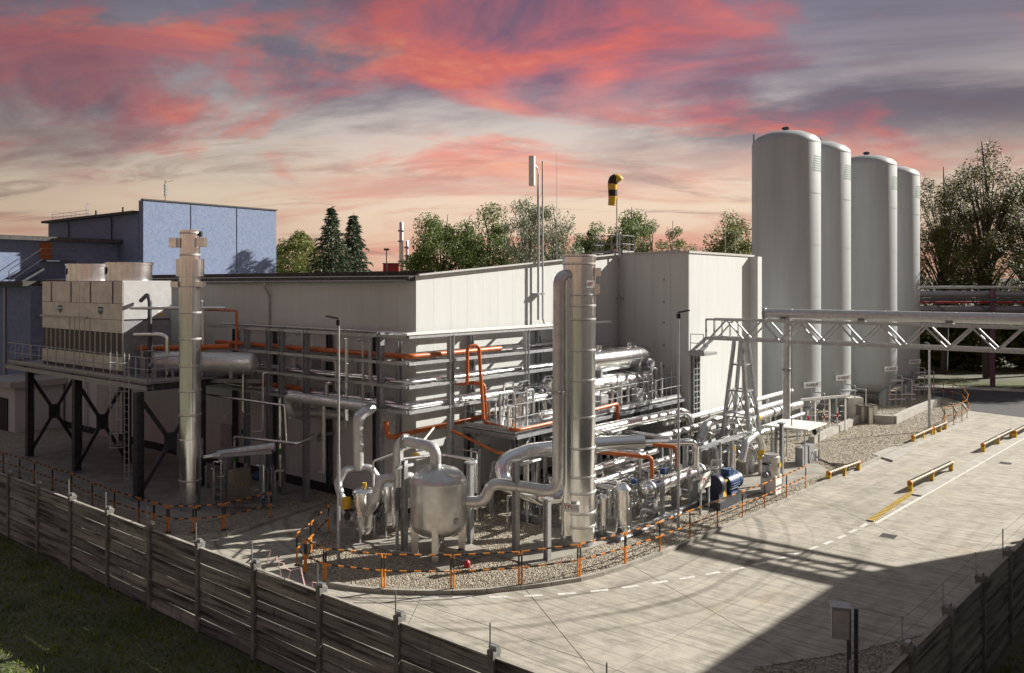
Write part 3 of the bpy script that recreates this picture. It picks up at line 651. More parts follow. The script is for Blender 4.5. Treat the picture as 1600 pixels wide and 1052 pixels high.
for x in (150, 192): q = W(x, 330, 41); MB().tube([UV(q.dot(D1), 41, 16.8), UV(q.dot(D1), 41, 17.7)], .1, 8).build('roof_vent', 'roof', bl)
q = W(135, 330, 40); MB().tube([UV(q.dot(D1), 40, 16.8), UV(q.dot(D1), 40, 18.3), UV(q.dot(D1) - .6, 40, 18.3)], .03, 6).build('roof_hook', 'steel', bl)
guardrail(bl, [UV(99, 39.6, 16.85), UV(99, 46, 16.85)], 1.0, 2, 'steel'); guardrail(bl, [UV(99, 39.6, 16.85), UV(90, 39.6, 16.85)], .7, 3, 'steel')
t = thing('roof_aerial', 'small dark aerial with stacked boxes on the blue building', 'antenna', UV(78.6, 41.6, 17.9))
q = V(258, 300, 78.6); MB().tube([Vector((q.x, q.y, 17.9)), Vector((q.x, q.y, H + (HZ - 281) / F * q.y))], .035, 6).build('mast', 'steel_dark', t)
for dz in (.5, .8, 1.1, 1.4): MB().box(Vector((q.x + .06, q.y, 18.1 + dz)), D2 * .14, D1 * .1, UP * .11).build('aerial_box', 'steel', t, smooth=False)
MB().tube([Vector((q.x, q.y, 19.8)), Vector((q.x + .8, q.y, 20.0))], .015, 5).build('arm', 'steel_dark', t)
wg = thing('blue_wing', 'lower blue wing with dark flat roof and orange door', 'building', UV(83.5, 30))
MB().ub(82.9, 98, 15, 39.35, 0, 13.75).build('wall', 'blue_wall', wg, smooth=False)
MB().ub(81.9, 99, 14, 39.3, 13.75, 14.15).build('roof', 'roof', wg, smooth=False)
def vbox(x0, y0, x1, y1, a, m, name, par, th=.06):
    p, q = V(x0, y0, a), V(x1, y1, a); return MB().ub(a - th, a, min(p.dot(D2), q.dot(D2)), max(p.dot(D2), q.dot(D2)), min(p.z, q.z), max(p.z, q.z)).build(name, m, par, smooth=False)
vbox(62, 379, 81, 405, 82.9, 'door_orange', 'door', wg)
p, q = V(66, 407, 82.3), V(115, 407, 82.3); MB().ub(81.4, 82.9, p.dot(D2), q.dot(D2), p.z - .1, p.z).build('landing', 'steel_dark', wg, smooth=False)
lo_ = V(14, 423, 82.0); hi_ = V(66, 388, 82.0)
for off in (0, -1.0): MB().tube([lo_ + UP * off, hi_ + UP * off], .035, 6).build('stair_rail', 'steel_dark', wg)
MB().beam(lo_ - UP * 1.6, hi_ - UP * 1.9, .9, .2).build('stair_flight', 'steel_dark', wg, smooth=False)
MB().tube([lo_, lo_ - UP * 2], .035, 6).build('stair_post', 'steel_dark', wg)
for z in (.6, 1.1): MB().tube([p + UP * z, q + UP * z], .03, 6).build('landing_rail', 'steel', wg)
t = thing('blue_shed', 'low blue shed with dark roof edge beyond the white hall', 'building', UV(70, 25))
MB().ub(62.56, 80, 23.6, 38, 0, 9.6).build('wall', 'blue_wall', t, smooth=False); MB().ub(62.56, 81, 23.1, 38.5, 9.6, 9.95).build('roof', 'roof', t, smooth=False)
MB().tube([UV(66.9, 23.5, 9.5), UV(66.9, 23.5, 3)], .08, 8).build('downpipe', 'galvanised', t)
t = thing('annex', 'small white flat roofed annex with a dark doorway at far left', 'building', UV(62, 22.5))
MB().ub(59.2, 63.8, 21.4, 24.4, 0, 3.0).build('wall', 'wall', t, smooth=False); MB().ub(58.9, 64.3, 21.0, 24.5, 3.0, 3.4).build('roof', 'wall_trim', t, smooth=False)
MB().ub(60.3, 61.8, 21.33, 21.4, 0, 2.2).build('doorway', 'black', t, smooth=False)
# neighbouring hall outside the frame on the right, whose shade lies over the road
t = thing('neighbour_hall', 'grey hall beyond the right edge shading the road', 'building', Vector((34, 30, 0)))
c0 = G(1320, 900) + SAZ * (12 / math.tan(SEL))
b = MB().prism([c0, c0 - D3 * 36, c0 - D3 * 36 + D3N * 14, c0 + D3N * 14], 0, 12); b.build('wall', 'wall', t, smooth=False)

# ================================================================== storage tanks
tspec = [(1228, 57.7, 205, 'nearest and tallest white storage tank beside the hall'), (1278, 62.0, 222, 'second white storage tank, half hidden behind the tallest one'), (1354, 68.3, 243, 'third white storage tank with its rounded bottom clear of the ground'), (1393, 74.4, 260, 'rearmost and smallest looking white storage tank on the right')]
for i, (x, y, yt, lb) in enumerate(tspec):
    c = Vector(((x - 800) / F * y, y, 0)); k = y / F; zt = H + (HZ - yt) * k; r = 2.28; zb = 1.35
    t = thing('storage_tank', lb, 'tank', c, 'tall white storage tanks')
    pr = [(.3, zb - .55), (1.2, zb - .45), (1.9, zb - .1), (r - .06, zb + .35), (r, zb + .6), (r, zt - .95), (r - .05, zt - .75), (r - .35, zt - .45), (1.2, zt - .15), (.5, zt - .03), (.15, zt)]
    MB().lathe(c, pr, 56).build('shell', 'tank_paint', t)
    for j in range(1, 6): ring(MB(), c + UP * (zb + .6 + (zt - zb - 1.6) * j / 5.0), r, UP, .05, .012, 56).build('weld_band', 'tank_paint', t)
    MB().lathe(c + UP * (zt - .02), [(.2, 0), (.2, .14), (.28, .16), (.28, .26), (.12, .32)], 14).build('top_vent', 'steel_dark', t)
    MB().box(c + Vector((-r + .1, .2, zt - .75)), Vector((.05, 0, 0)), Vector((0, .05, 0)), UP * .55).build('lifting_lug', 'tank_paint', t, smooth=False)
    for j in range(4):
        a = R(45 + 90 * j - 20); q = c + Vector((math.cos(a), math.sin(a), 0)) * (r - .45)
        MB().box(q + UP * .75, Vector((math.cos(a), math.sin(a), 0)) * .32, Vector((-math.sin(a), math.cos(a), 0)) * .30, UP * .72).build('leg', 'tank_paint', t, smooth=False)
        MB().box(q + UP * 1.05 + Vector((math.cos(a), math.sin(a), 0)) * .325, Vector((math.cos(a), math.sin(a), 0)) * .004, Vector((-math.sin(a), math.cos(a), 0)) * .09, UP * .09).build('leg_plate', 'orange_paint' if j == 3 else 'steel', t, smooth=False)
    em = MB()                                                   # green dotted emblem on the sunny flank
    for row in range(7):
        for cl in range(18):
            a0 = R(-62 + cl * 4.0 + row * 1.2); a1 = a0 + R(2.0); z0 = zt - 3.0 + row * .16; rr_ = r + .006
            em.add([c + Vector((math.cos(a) * rr_, math.sin(a) * rr_, z)) for a, z in ((a0, z0), (a1, z0), (a1 + R(.6), z0 + .09), (a0 + R(.6), z0 + .09))], [(0, 1, 2, 3)])
    em.build('emblem', 'tank_green', t, smooth=False)
    a = R(-62); n_ = Vector((math.cos(a), math.sin(a), 0)); sp = c + n_ * (r + .03) + UP * 3.0
    xd = Vector((-math.sin(a), math.cos(a), 0)); sg = MB().box(sp, xd * .78, n_ * .02, UP * .19).build('name_plate', 'white', t, smooth=False)
    text('KVARLIF', .3, 'steel_dark', sg, sp + n_ * .028, xd, UP)
    # pipework under each tank
    for j in range(5):
        q = c + Vector((.9 + .42 * j, -2.25 - .12 * (j % 3), 0)); hh = [1.9, 1.4, 2.5, 1.7, 2.2][j]
        MB().tube([q, q + UP * hh, q + UP * hh + Vector((-.5, .5, 0))], .04, 7, .12).build('drain_pipe', 'galvanised', t)
    for z in (.6, 1.0): MB().tube([c + Vector((.7, -2.3, z)), c + Vector((2.9, -2.3, z))], .05, 7).build('header', 'cladding', t)
    valve(t, c + Vector((1.5, -2.3, 1.0)), (1, 0, 0), .08); valve(t, c + Vector((2.3, -2.3, .6)), (1, 0, 0), .08)
    MB().box(c + Vector((1.2, -2.6, 2.15)), Vector((.5, 0, 0)), Vector((0, .35, 0)), Vector((0, 0, .04)) + Vector((0, 0, 0))).build('instrument_hood', 'galvanised', t, smooth=False)
for (x0, x1, yb_, yt_, lb) in ((1341, 1352, 660, 633, 'cream steel cabinet standing beside the second tank'), (1353, 1360, 663, 634, 'narrow steel cabinet between the two cabinets by the tanks'), (1360, 1367, 660, 632, 'rightmost steel cabinet in front of the third tank')):
    p, q = G(x0, yb_), G(x1, yb_); k = p.y / F; t = thing('control_cabinet', lb, 'cabinet', (p + q) / 2, 'cabinets by the tanks'); wd = (q - p).length / 2
    c = (p + q) / 2; MB().box(c + UP * ((yb_ - yt_) * k / 2), Vector((wd, 0, 0)), Vector((0, .45, 0)), UP * ((yb_ - yt_) * k / 2)).build('body', 'cabinet', t, smooth=False)
    MB().box(c + UP * ((yb_ - yt_) * k / 2) - Vector((0, .46, 0)), Vector((wd * .85, 0, 0)), Vector((0, .012, 0)), UP * ((yb_ - yt_) * k / 2 - .08)).build('door', 'cooler', t, smooth=False)
t = thing('evaporator_box', 'cream boxy vaporiser standing under the second tank', 'vaporiser', G(1332, 655)); c = G(1332, 655)
MB().box(c + UP * .85, Vector((.55, 0, 0)), Vector((0, .6, 0)), UP * .75).build('body', 'cooler', t, smooth=False)
for k in (-1, 1): MB().box(c + Vector((k * .45, -.4, .08)), Vector((.06, 0, 0)), Vector((0, .06, 0)), UP * .12).build('foot', 'steel', t, smooth=False)
# plinth walls edging the tank gravel
def lowwall(label, pp, h, th=.35):
    t = thing('low_wall', label, 'wall', (pp[0] + pp[1]) / 2)
    for a, b in zip(pp, pp[1:]): MB().beam(a + UP * h / 2, b + UP * h / 2, th, h).build('wall_run', 'plinth_concrete', t, smooth=False)
lowwall('long low concrete wall edging the gravel in front of the first tanks', pts((1268, 695), (1300, 680), (1355, 655)), .5)
lowwall('raised concrete wall edging the gravel below the rear tanks', pts((1366, 662), (1397, 664), (1430, 648), (1468, 633)), .62)
t = thing('white_pipe_frame', 'white steel frame with long crossbar in front of the first tank', 'frame', G(1290, 690))
p, q = G(1252, 684), G(1322, 676)
for f_ in (0, .3, .62, .98): MB().beam(p + (q - p) * f_, p + (q - p) * f_ + UP * 2.35, .09, .09).build('post', 'white', t, smooth=False)
MB().beam(p + UP * 2.4, q + (q - p) * .08 + UP * 2.4, .12, .16).build('crossbar', 'white', t, smooth=False)
for f_ in (.15, .5, .8): MB().tube([p + (q - p) * f_ + UP * .3, p + (q - p) * f_ + UP * 1.7], .05, 7).build('hose_pipe', 'cladding', t); valve(t, p + (q - p) * f_ + UP * 1.2, UP, .08, False, body='red')

# ================================================================== truss bridge, tower and overhead pipe
TB = 41.3
tr = thing('truss_bridge', 'grey steel lattice pipe bridge crossing to the right from the hall', 'bridge', UV(17, TB))
a0 = W(1110, 527, TB).dot(D1); a1 = W(1900, 555, TB).dot(D1); zb_, zt_ = 6.86, 7.86
for bo in (-.5, .5):
    MB().hbeam(UV(a0, TB + bo, zb_), UV(a1, TB + bo, zb_), .16, .18, UP).build('bottom_chord', 'galvanised', tr, smooth=False)
    MB().beam(UV(a0, TB + bo, zt_), UV(a1, TB + bo, zt_), .11, .11).build('top_chord', 'galvanised', tr, smooth=False)
    a = a0 - .2; up = False; MB().beam(UV(a0, TB + bo, zb_), UV(a0, TB + bo, zt_), .08).build('end_post', 'galvanised', tr, smooth=False)
    while a - .95 > a1:
        MB().beam(UV(a, TB + bo, zb_ if not up else zt_), UV(a - .95, TB + bo, zt_ if not up else zb_), .075).build('diagonal', 'galvanised', tr, smooth=False); a -= .95; up = not up
    for i in range(4): MB().beam(UV(a0 - .45 * i, TB + bo, zb_), UV(a0 - .45 * i, TB + bo, zt_), .05).build('stanchion', 'galvanised', tr, smooth=False)
a = a0
while a > a1: MB().beam(UV(a, TB - .5, zb_), UV(a, TB + .5, zb_), .08).build('cross_member', 'galvanised', tr, smooth=False); a -= 1.9
for bo in (-.5, .5): MB().beam(UV(a0, TB + bo, zb_), UV(AB - .05, TB + bo, zb_ - .75), .14, .16).build('inclined_end', 'galvanised', tr, smooth=False)
MB().ub(AB - .9, AB - .02, TB - .8, TB + .8, zb_ - .95, zb_ - .8).build('landing', 'galvanised', tr, smooth=False)
guardrail(tr, [UV(AB - .85, TB - .75, zb_ - .8), UV(AB - .1, TB - .75, zb_ - .8)], 1.0, .7)
for a in (16.6, 10.4): MB().ub(a - .4, a, TB - .585, TB - .58, zb_ - .05, zb_ + .06).build('marker_plate', 'red', tr, smooth=False)
tw = thing('lattice_tower', 'tapering four legged lattice tower carrying the truss bridge', 'tower', G(1158, 735))
q = W(1158, 529, TB); ac = q.dot(D1); foot = []
for sa in (-1, 1):
    for sb in (-1, 1):
        lo = UV(ac + sa * .95, TB + sb * .75, 0); hi = UV(ac + sa * .2, TB + sb * .4, zb_ - .1); foot.append((lo, hi)); MB().hbeam(lo, hi, .16, .16).build('leg', 'galvanised', tw, smooth=False)
for f_ in (.2, .42, .62, .82):
    ring_ = [lo.lerp(hi, f_) for lo, hi in foot]
    for i, j in ((0, 1), (1, 3), (3, 2), (2, 0)): MB().beam(ring_[i], ring_[j], .08).build('tie', 'galvanised', tw, smooth=False)
for i, j in ((0, 1), (2, 3), (0, 2), (1, 3)):
    for f0, f1 in ((0, .2), (.2, .42), (.42, .62)):
        m0 = (foot[i][0].lerp(foot[i][1], f1) + foot[j][0].lerp(foot[j][1], f1)) / 2
        for q_ in (i, j): MB().beam(foot[q_][0].lerp(foot[q_][1], f0), m0, .06).build('brace', 'galvanised', tw, smooth=False)
pa = W(1200, 493, TB + .7).dot(D1)
op = pipe('overhead_pipe', 'thick grey overhead pipe lying on the truss bridge', [UV(pa, TB + .2, 8.22), UV(a1, TB + .2, 8.22)], .25, 'grey_pipe', flanges=[(UV(pa - .05, TB + .2, 8.22), D1)], n=20)
for k in range(6): MB().ub(pa - 1.2 - 3.8 * k, pa - .9 - 3.8 * k, TB - .1, TB + .5, 7.92, 8.0).build('saddle', 'galvanised', op, smooth=False)
rx = W(1229, 560, TB + .2).dot(D1)
pipe('riser_pipe', 'upright grey pipe dropping from the overhead pipe to the ground pipes', [UV(rx, TB + .2, 8.0), UV(rx, TB + .2, 2.9)], .19, 'grey_pipe', flanges=[(UV(rx, TB + .2, 5.4), UP)])
tag(MB().tube([UV(rx - .34, TB, 7.9), UV(rx - .34, TB, 2.6)], .03, 6).build('conduit', 'galvanised'), 'thin conduit running beside the upright riser pipe', 'conduit')
t = thing('cable_ladder', 'black cable ladder fixed upright on the sunlit end wall', 'cable ladder', UV(AB - .1, TB - .3, 2)); cb = W(1100, 600, TB).dot(D2)
for k in (-.22, 0, .22): MB().ub(AB - .16, AB - .06, TB - .1 + k * 1.6 - .03, TB - .1 + k * 1.6 + .03, .5, zb_ - .9).build('rail', 'galvanised', t, smooth=False)
MB().ub(AB - .06, AB - .01, TB - .45, TB + .25, .5, zb_ - .9).build('tray', 'black', t, smooth=False)
for i in range(17): MB().ub(AB - .17, AB - .12, TB - .45, TB + .25, .8 + i * .31, .84 + i * .31).build('rung', 'galvanised', t, smooth=False)
t = thing('floodlight', 'small floodlight hanging under the bridge end by the wall', 'lamp', UV(AB - .8, TB - .8, 6.1)); MB().tube([UV(AB - .9, TB - .7, 6.75), UV(AB - 1.0, TB - .9, 6.45)], .025, 6).build('arm', 'steel', t); MB().box(UV(AB - 1.0, TB - 1.05, 6.35), D2 * .28 + UP * .12, D1 * .14, UP * .03).build('head', 'galvanised', t, smooth=False)

# ================================================================== chimney stacks
def rings(t, c, r, zs, m='stainless'):
    for z in zs: ring(MB(), c + UP * z, r, UP, .06, .022, 56).build('joint_band', 'white_metal', t); ring(MB(), c + UP * (z - .045), r, UP, .02, .010, 56).build('joint_seam', 'steel', t)
S1 = G(297, 800); k = S1.y / F; zz1 = lambda y: (800 - y) * k
s1 = thing('chimney_stack', 'slim polished steel chimney stack at the left beside the cooling tower', 'chimney', S1)
MB().lathe(S1, [(.445, zz1(687)), (.445, zz1(431))], 48).build('shaft', 'stainless', s1)
MB().lathe(S1, [(.40, zz1(431)), (.40, zz1(360))], 48).build('top_shaft', 'stainless', s1)
MB().lathe(S1, [(.44, zz1(783)), (.44, zz1(708))], 40).build('lower_shaft', 'stainless', s1)
MB().lathe(S1, [(.53, zz1(710)), (.53, zz1(685))], 40).build('lower_collar', 'stainless', s1)
MB().lathe(S1, [(.57, zz1(432)), (.57, zz1(405))], 40).build('upper_collar', 'stainless', s1)
MB().lathe(S1, [(.45, 0), (.42, .12), (.42, zz1(783))], 32).build('skirt', 'steel', s1)
rings(s1, S1, .445, [zz1(y) for y in (749, 647, 610, 571, 529, 488, 447)]); rings(s1, S1, .40, [zz1(y) for y in (364, 398)])
for sx, y0, y1, dd in ((-1, 387, 372, .62), (1, 386, 372, .55), (-1, 449, 440, .55), (1, 448, 440, .5)): MB().box(S1 + Vector((sx * dd, -.12, (zz1(y0) + zz1(y1)) / 2)), Vector((.16, 0, 0)), Vector((0, .2, 0)), UP * ((zz1(y1) - zz1(y0)) / 2)).build('outlet_box', 'cladding', s1, smooth=False)
MB().lathe(S1 + Vector((.42, 0, zz1(366))), [(.12, -.05), (.12, .08)], 14, (1, 0, 0)).build('cap_port', 'black', s1)
S2 = G(905, 853); k2 = S2.y / F; z2 = lambda y: (853 - y) * k2
s2 = thing('large_stack', 'wide polished steel exhaust stack standing in the centre of the plant', 'chimney', S2)
MB().lathe(S2, [(.60, z2(840)), (.60, z2(414))], 56).build('shaft', 'stainless', s2)
MB().lathe(S2, [(.62, z2(414)), (.62, z2(398))], 56).build('top_collar', 'stainless', s2)
MB().lathe(S2, [(.66, 0), (.62, .1), (.61, z2(840))], 40).build('skirt', 'galvanised', s2)
rings(s2, S2, .60, [z2(y) for y in (460, 477, 498, 546, 592, 649, 697, 741, 766, 797, 818)]); rings(s2, S2, .62, [z2(y) for y in (400, 412)])
sc = S2 + Vector((-.50, -.42, 0)); MB().lathe(sc, [(.19, z2(830)), (.19, z2(432)), (.1, z2(428))], 20).build('side_flue', 'stainless', s2)
for y in (462, 546, 649, 741): ring(MB(), sc + UP * z2(y), .19, UP, .05, .02, 20).build('flue_clip', 'stainless', s2)
for y0, y1, dx in ((432, 419, .66), (460, 444, .62)): MB().box(S2 + Vector((dx, -.1, (z2(y0) + z2(y1)) / 2)), Vector((.12, 0, 0)), Vector((0, .2, 0)), UP * ((z2(y1) - z2(y0)) / 2)).build('outlet_box', 'cladding', s2, smooth=False)
def sign(par, c, n_, wd, ht, size, sub=True):
    n_ = n_.normalized(); xd = Vector((-n_.y, n_.x, 0)); s_ = MB().box(c, xd * wd / 2, n_ * .012, UP * ht / 2).build('sign_plate', 'white', par, smooth=False)
    text('TPI', size, 'red', s_, c + n_ * .02 - xd * (wd * .22 if sub else 0) + UP * .01, xd, UP)
    if sub:
        for i in range(3): MB().box(c + n_ * .016 + xd * wd * .24 + UP * (ht * (.22 - .2 * i)), xd * wd * (.16 + .03 * i), n_ * .003, UP * ht * .035).build('small_print', 'steel', s_, smooth=False)
sign(s2, S2 + Vector((-.33, -.70, z2(786))), Vector((-.42, -1, 0)), .62, .30, .23)
sign(s2, S2 + Vector((.36, -.56, z2(444))), Vector((.55, -1, 0)), .3, .28, .16, False)

# ================================================================== separator vessel, filters and their pipes
T = G(685, 872); sv = thing('separator_vessel', 'squat grey steel pressure vessel on four legs in the foreground', 'vessel', T)
MB().lathe(T, [(.3, .86), (.7, .92), (.9, 1.05), (.975, 1.25), (.985, 1.35), (.985, 2.72), (.97, 2.82), (.88, 2.98), (.6, 3.17), (.3, 3.27), (.1, 3.3)], 56).build('shell', 'matt_vessel', sv)
for z in (1.3, 2.02, 2.74): ring(MB(), T + UP * z, .985, UP, .045, .010, 48).build('weld_band', 'matt_vessel', sv)
for j in range(4):
    a = R(-92 + 90 * j); d = Vector((math.cos(a), math.sin(a), 0)); e = Vector((-d.y, d.x, 0)); MB().add([T + d * x + e * s_ + UP * z for x, z in ((.72, .0), (.92, .0), (1.0, 1.35), (.72, 1.1)) for s_ in (-.11, .11)], [(0, 2, 3, 1), (2, 4, 5, 3), (4, 6, 7, 5), (6, 0, 1, 7), (0, 6, 4, 2), (1, 3, 5, 7)]).build('leg', 'matt_vessel', sv, smooth=False)
mh = T + Vector((.45, -.25, 2.98)); ax = Vector((.30, -.18, 1)); MB().lathe(mh, [(.30, 0), (.30, .12), (.36, .12), (.36, .2), (.30, .24), (.1, .27)], 24, ax).build('manhole', 'matt_vessel', sv)
MB().tube([T + Vector((-.7, -.2, 3.0)), T + Vector((-.7, -.2, 3.3)), T + Vector((-.15, -.35, 3.42)), T + Vector((-.15, -.35, 3.2))], .025, 7, .06).build('top_handrail', 'galvanised', sv)
MB().box(T + Vector((.68, -.72, 1.5)), Vector((.06, .05, 0)), Vector((.04, -.05, 0)), UP * .09).build('name_plate_bracket', 'galvanised', sv, smooth=False)
MB().lathe(T + UP * .55, [(.12, 0), (.12, .35)], 14).build('drain_nozzle', 'galvanised', sv); MB().tube([T + UP * .6, T + UP * .2, T + Vector((.95, -.9, .2))], .04, 8, .1).build('drain_line', 'galvanised', sv)
tag(MB().lathe(G(730, 890), [(.09, .05), (.11, .1), (.11, .25), (.05, .32)], 12).build('hydrant', 'red'), 'small red hydrant on the gravel beside the grey vessel', 'hydrant')
valve(sv, T + Vector((.8, -.6, .25)), (1, -1, 0), .06, True)
Tx = T + Vector((.9, .15, 0))
pipe('outlet_pipe', 'thick grey pipe swinging from the vessel to the big stack and up it', [Tx + UP * 1.95, Vector((-.98, 29.65, 1.95)), Vector((-.75, 29.7, 2.62)), Vector((.4, 29.95, 2.42)), Vector((1.66, 30.1, 2.18)), Vector((1.70, 30.25, 10.05)), Vector((2.35, 30.75, 10.05))], .21, 'matt_vessel', .5, flanges=[(Vector((1.68, 30.17, 5.8)), UP)], n=18)
F1, F2 = G(568, 848), G(607, 838)
for c, r, zt_, lb in ((F1, .36, 2.0, 'left bag filter vessel with black handwheels near the lamp post'), (F2, .30, 2.05, 'right bag filter vessel partly hidden behind the grey vessel')):
    t = thing('filter_vessel', lb, 'filter', c, 'bag filters beside the grey vessel')
    MB().lathe(c, [(.1, .32), (r * .8, .38), (r, .52), (r, zt_ - .18), (r * 1.12, zt_ - .18), (r * 1.12, zt_ - .06), (r * .9, zt_ + .02), (.1, zt_ + .1)], 28).build('shell', 'cladding', t)
    for j in range(3): a = R(-100 + 120 * j); q = c + Vector((math.cos(a), math.sin(a), 0)) * (r + .03); MB().beam(q, q + UP * 1.0, .07).build('leg', 'galvanised', t, smooth=False)
    for z in (.6, 1.2): ring(MB(), c + UP * z, r, UP, .03, .008, 28).build('seam', 'cladding', t)
    q = c + Vector((-r - .16, -.1, .85)); valve(t, q, (1, .2, 0), .10); MB().lathe(q + Vector((-.02, -.22, .25)), [(.15, 0), (.15, .02)], 16, (-.4, -1, .2)).build('handwheel_face', 'black', t)
    MB().box(c + Vector((.05, -.1, zt_ + .2)), Vector((.07, 0, 0)), Vector((0, .06, 0)), UP * .08).build('gauge', 'yellow', t, smooth=False)
Pv = UV(25.4, 21.5)
pipe('bypass_pipe', 'long grey insulated pipe with a U bend along the hall rack', [UV(29.2, 24.1, 3.85), UV(31.2, 23.7, 3.85), UV(31.2, 22.45, 3.95), UV(31.15, 22.35, 4.75), UV(25.4, 22.35, 4.75), UV(25.4, 21.5, 4.6), UV(25.4, 21.5, 2.6)], .22, 'grey_pipe', .5, n=18)
bp = thing('pipe_arch', 'grey forked pipe arching down to the bag filters', 'pipe', Pv)
MB().tube([Pv + UP * 2.45, Pv + Vector((-.45, -.3, 2.5)), Pv + Vector((-.72, -.45, 2.0)), Vector((F1.x - .62, F1.y, 1.0)), Vector((F1.x - .3, F1.y, .85))], .16, 14, .35).build('left_arm', 'grey_pipe', bp)
MB().tube([Pv + UP * 2.45, Pv + Vector((.45, .1, 2.5)), Pv + Vector((.75, .2, 2.0)), Vector((F2.x - .1, F2.y - .1, 1.8))], .16, 14, .35).build('right_arm', 'grey_pipe', bp)
MB().lathe(Pv + UP * 2.4, [(.22, .25), (.2, 0)], 16).build('reducer', 'grey_pipe', bp)
ring(MB(), Vector((F1.x - .645, F1.y - .02, 1.5)), .16, (.02, .02, 1), .4, .01).build('colour_band', 'yellow', bp)
pipe('vessel_inlet_pipe', 'grey arched pipe leading from the filters over the vessel top', [Vector((-4.18, 30.5, 2.3)), Vector((-4.18, 30.5, 4.02)), Vector((-2.72, 29.6, 3.92)), Vector((-2.72, 29.6, 3.2))], .20, 'grey_pipe', .45, flanges=[(Vector((-3.9, 30.33, 4.0)), Vector((1.46, -.9, -.1)))], n=18)
ia = thing('filter_outlet_fork', 'pale forked pipe with elbows joining the two filters', 'pipe', Vector((-4.18, 30.5, 1)))
MB().tube([Vector((-4.18, 30.5, 2.6)), Vector((-4.75, 30.25, 2.7)), Vector((-5.0, 30.1, 1.75)), Vector((-5.3, 30.5, 1.35))], .17, 14, .4).build('left_arm', 'grey_pipe', ia)
MB().tube([Vector((-4.18, 30.5, 2.6)), Vector((-3.7, 30.8, 2.65)), Vector((-3.45, 30.9, 1.8)), Vector((-4.1, 31.6, 1.3))], .17, 14, .4).build('right_arm', 'grey_pipe', ia)
t = thing('post_stand', 'steel post stand carrying the arched pipe left of the vessel', 'pipe support', G(632, 868)); c = G(632, 868)
MB().hbeam(c, c + UP * 3.4, .18, .18, D2).build('post', 'galvanised', t, smooth=False); MB().beam(c + UP * 3.2 - D2 * .4, c + UP * 3.2 + D2 * .4, .1).build('arm', 'galvanised', t, smooth=False); MB().box(c + UP * .02, D1 * .18, D2 * .18, UP * .02).build('base_plate', 'galvanised', t, smooth=False)
MB().tube([c + Vector((-.25, -.1, 1.6)), c + Vector((-.25, -.1, .15)), c + Vector((.3, -.2, .12))], .06, 8, .2).build('drain_tube', 'galvanised', t)
for (x, yb_, h, lb) in ((735, 855, 3.1, 'galvanised post right behind the grey vessel'), (806, 868, 3.35, 'dark steel post between the vessel and the big stack'), (855, 880, 2.2, 'short steel post in front of the big stack')):
    c = G(x, yb_); t = thing('pipe_support', lb, 'pipe support', c, 'free standing pipe supports'); MB().hbeam(c, c + UP * h, .2, .2, D2).build('post', 'galvanised', t, smooth=False); MB().box(c + UP * .02, D1 * .2, D2 * .2, UP * .02).build('base_plate', 'galvanised', t, smooth=False); MB().box(c + UP * (h + .04), D1 * .16, D2 * .16, UP * .03).build('head_plate', 'galvanised', t, smooth=False)
pipe('exhaust_duct', 'wide shiny duct looping round the left side of the big stack', [UV(17.2, 29.4, 3.35), UV(19.0, 27.0, 3.3), UV(20.0, 25.6, 3.2), UV(20.6, 24.6, 2.9), UV(20.4, 24.4, 2.1), Vector((1.2, 30.6, 1.85)), Vector((2.2, 30.9, 1.85))], .31, 'stainless', .6, n=20)

# ================================================================== pipe racks along the hall
RB = 22.85; RA = 24.0
rk = thing('wall_pipe_rack', 'grey steel pipe rack along the shaded long wall', 'pipe rack', UV(30, RB))
for a in (35.1, 33.3, 32.3, 30.5, 25.6):
    MB().hbeam(UV(a, RB, 0), UV(a, RB, 7.75), .22, .24, D2).build('post', 'steel', rk, smooth=False); MB().ub(a - .18, a + .18, RB - .18, RB + .18, .1, .14).build('base_plate', 'steel', rk, smooth=False)
for a in (38.5, 35.1, 30.8, 27.6): MB().hbeam(UV(a, 24.35, 0), UV(a, 24.35, 7.4), .2, .2, D2).build('wall_post', 'steel_dark', rk, smooth=False)
for z in (7.62, 6.55, 5.62, 4.62):
    MB().hbeam(UV(24.0, RB, z), UV(38.5, RB, z), .12, .16, UP).build('rail', 'galvanised', rk, smooth=False); MB().hbeam(UV(24.2, 24.3, z), UV(38.5, 24.3, z), .12, .16, UP).build('rail', 'galvanised', rk, smooth=False)
    for a in (35.1, 33.3, 32.3, 30.5, 28, 25.6): MB().beam(UV(a, RB, z), UV(a, 24.45, z), .1, .12).build('crossbar', 'galvanised', rk, smooth=False)
MB().hbeam(UV(30.5, RB, 2.9), UV(30.5, 24.35, 2.9), .14, .14).build('crossbar', 'steel', rk, smooth=False)
rl_ = random.Random(5)
for i in range(22):                                            # drops and risers hung on the wall rack
    a = 25.9 + 9.4 * rl_.random(); b = rl_.choice((22.6, 23.0, 23.6, 24.2)); z = rl_.choice((7.4, 6.4, 5.5, 4.5)); l0 = rl_.uniform(.8, 3.4); dx = rl_.uniform(-1, 1); r = rl_.choice((.035, .05, .07, .085))
    MB().tube([UV(a + dx, b, z), UV(a, b, z), UV(a, b, max(.3, z - l0)), UV(a - .5 * dx, b, max(.3, z - l0))], r, 8, .18).build('drop_pipe', rl_.choice(('cladding', 'grey_pipe', 'galvanised')), rk)
    if i % 3 == 0: valve(rk, UV(a, b, z - l0 * .5), UP, .07, body='galvanised')
gk = thing('gable_pipe_rack', 'grey steel pipe rack along the sunlit gable wall', 'pipe rack', UV(RA, 30))
for b in (25.3, 30.4, 35.2): MB().hbeam(UV(RA, b, 0), UV(RA, b, 7.6), .22, .24, D1).build('post', 'galvanised', gk, smooth=False)
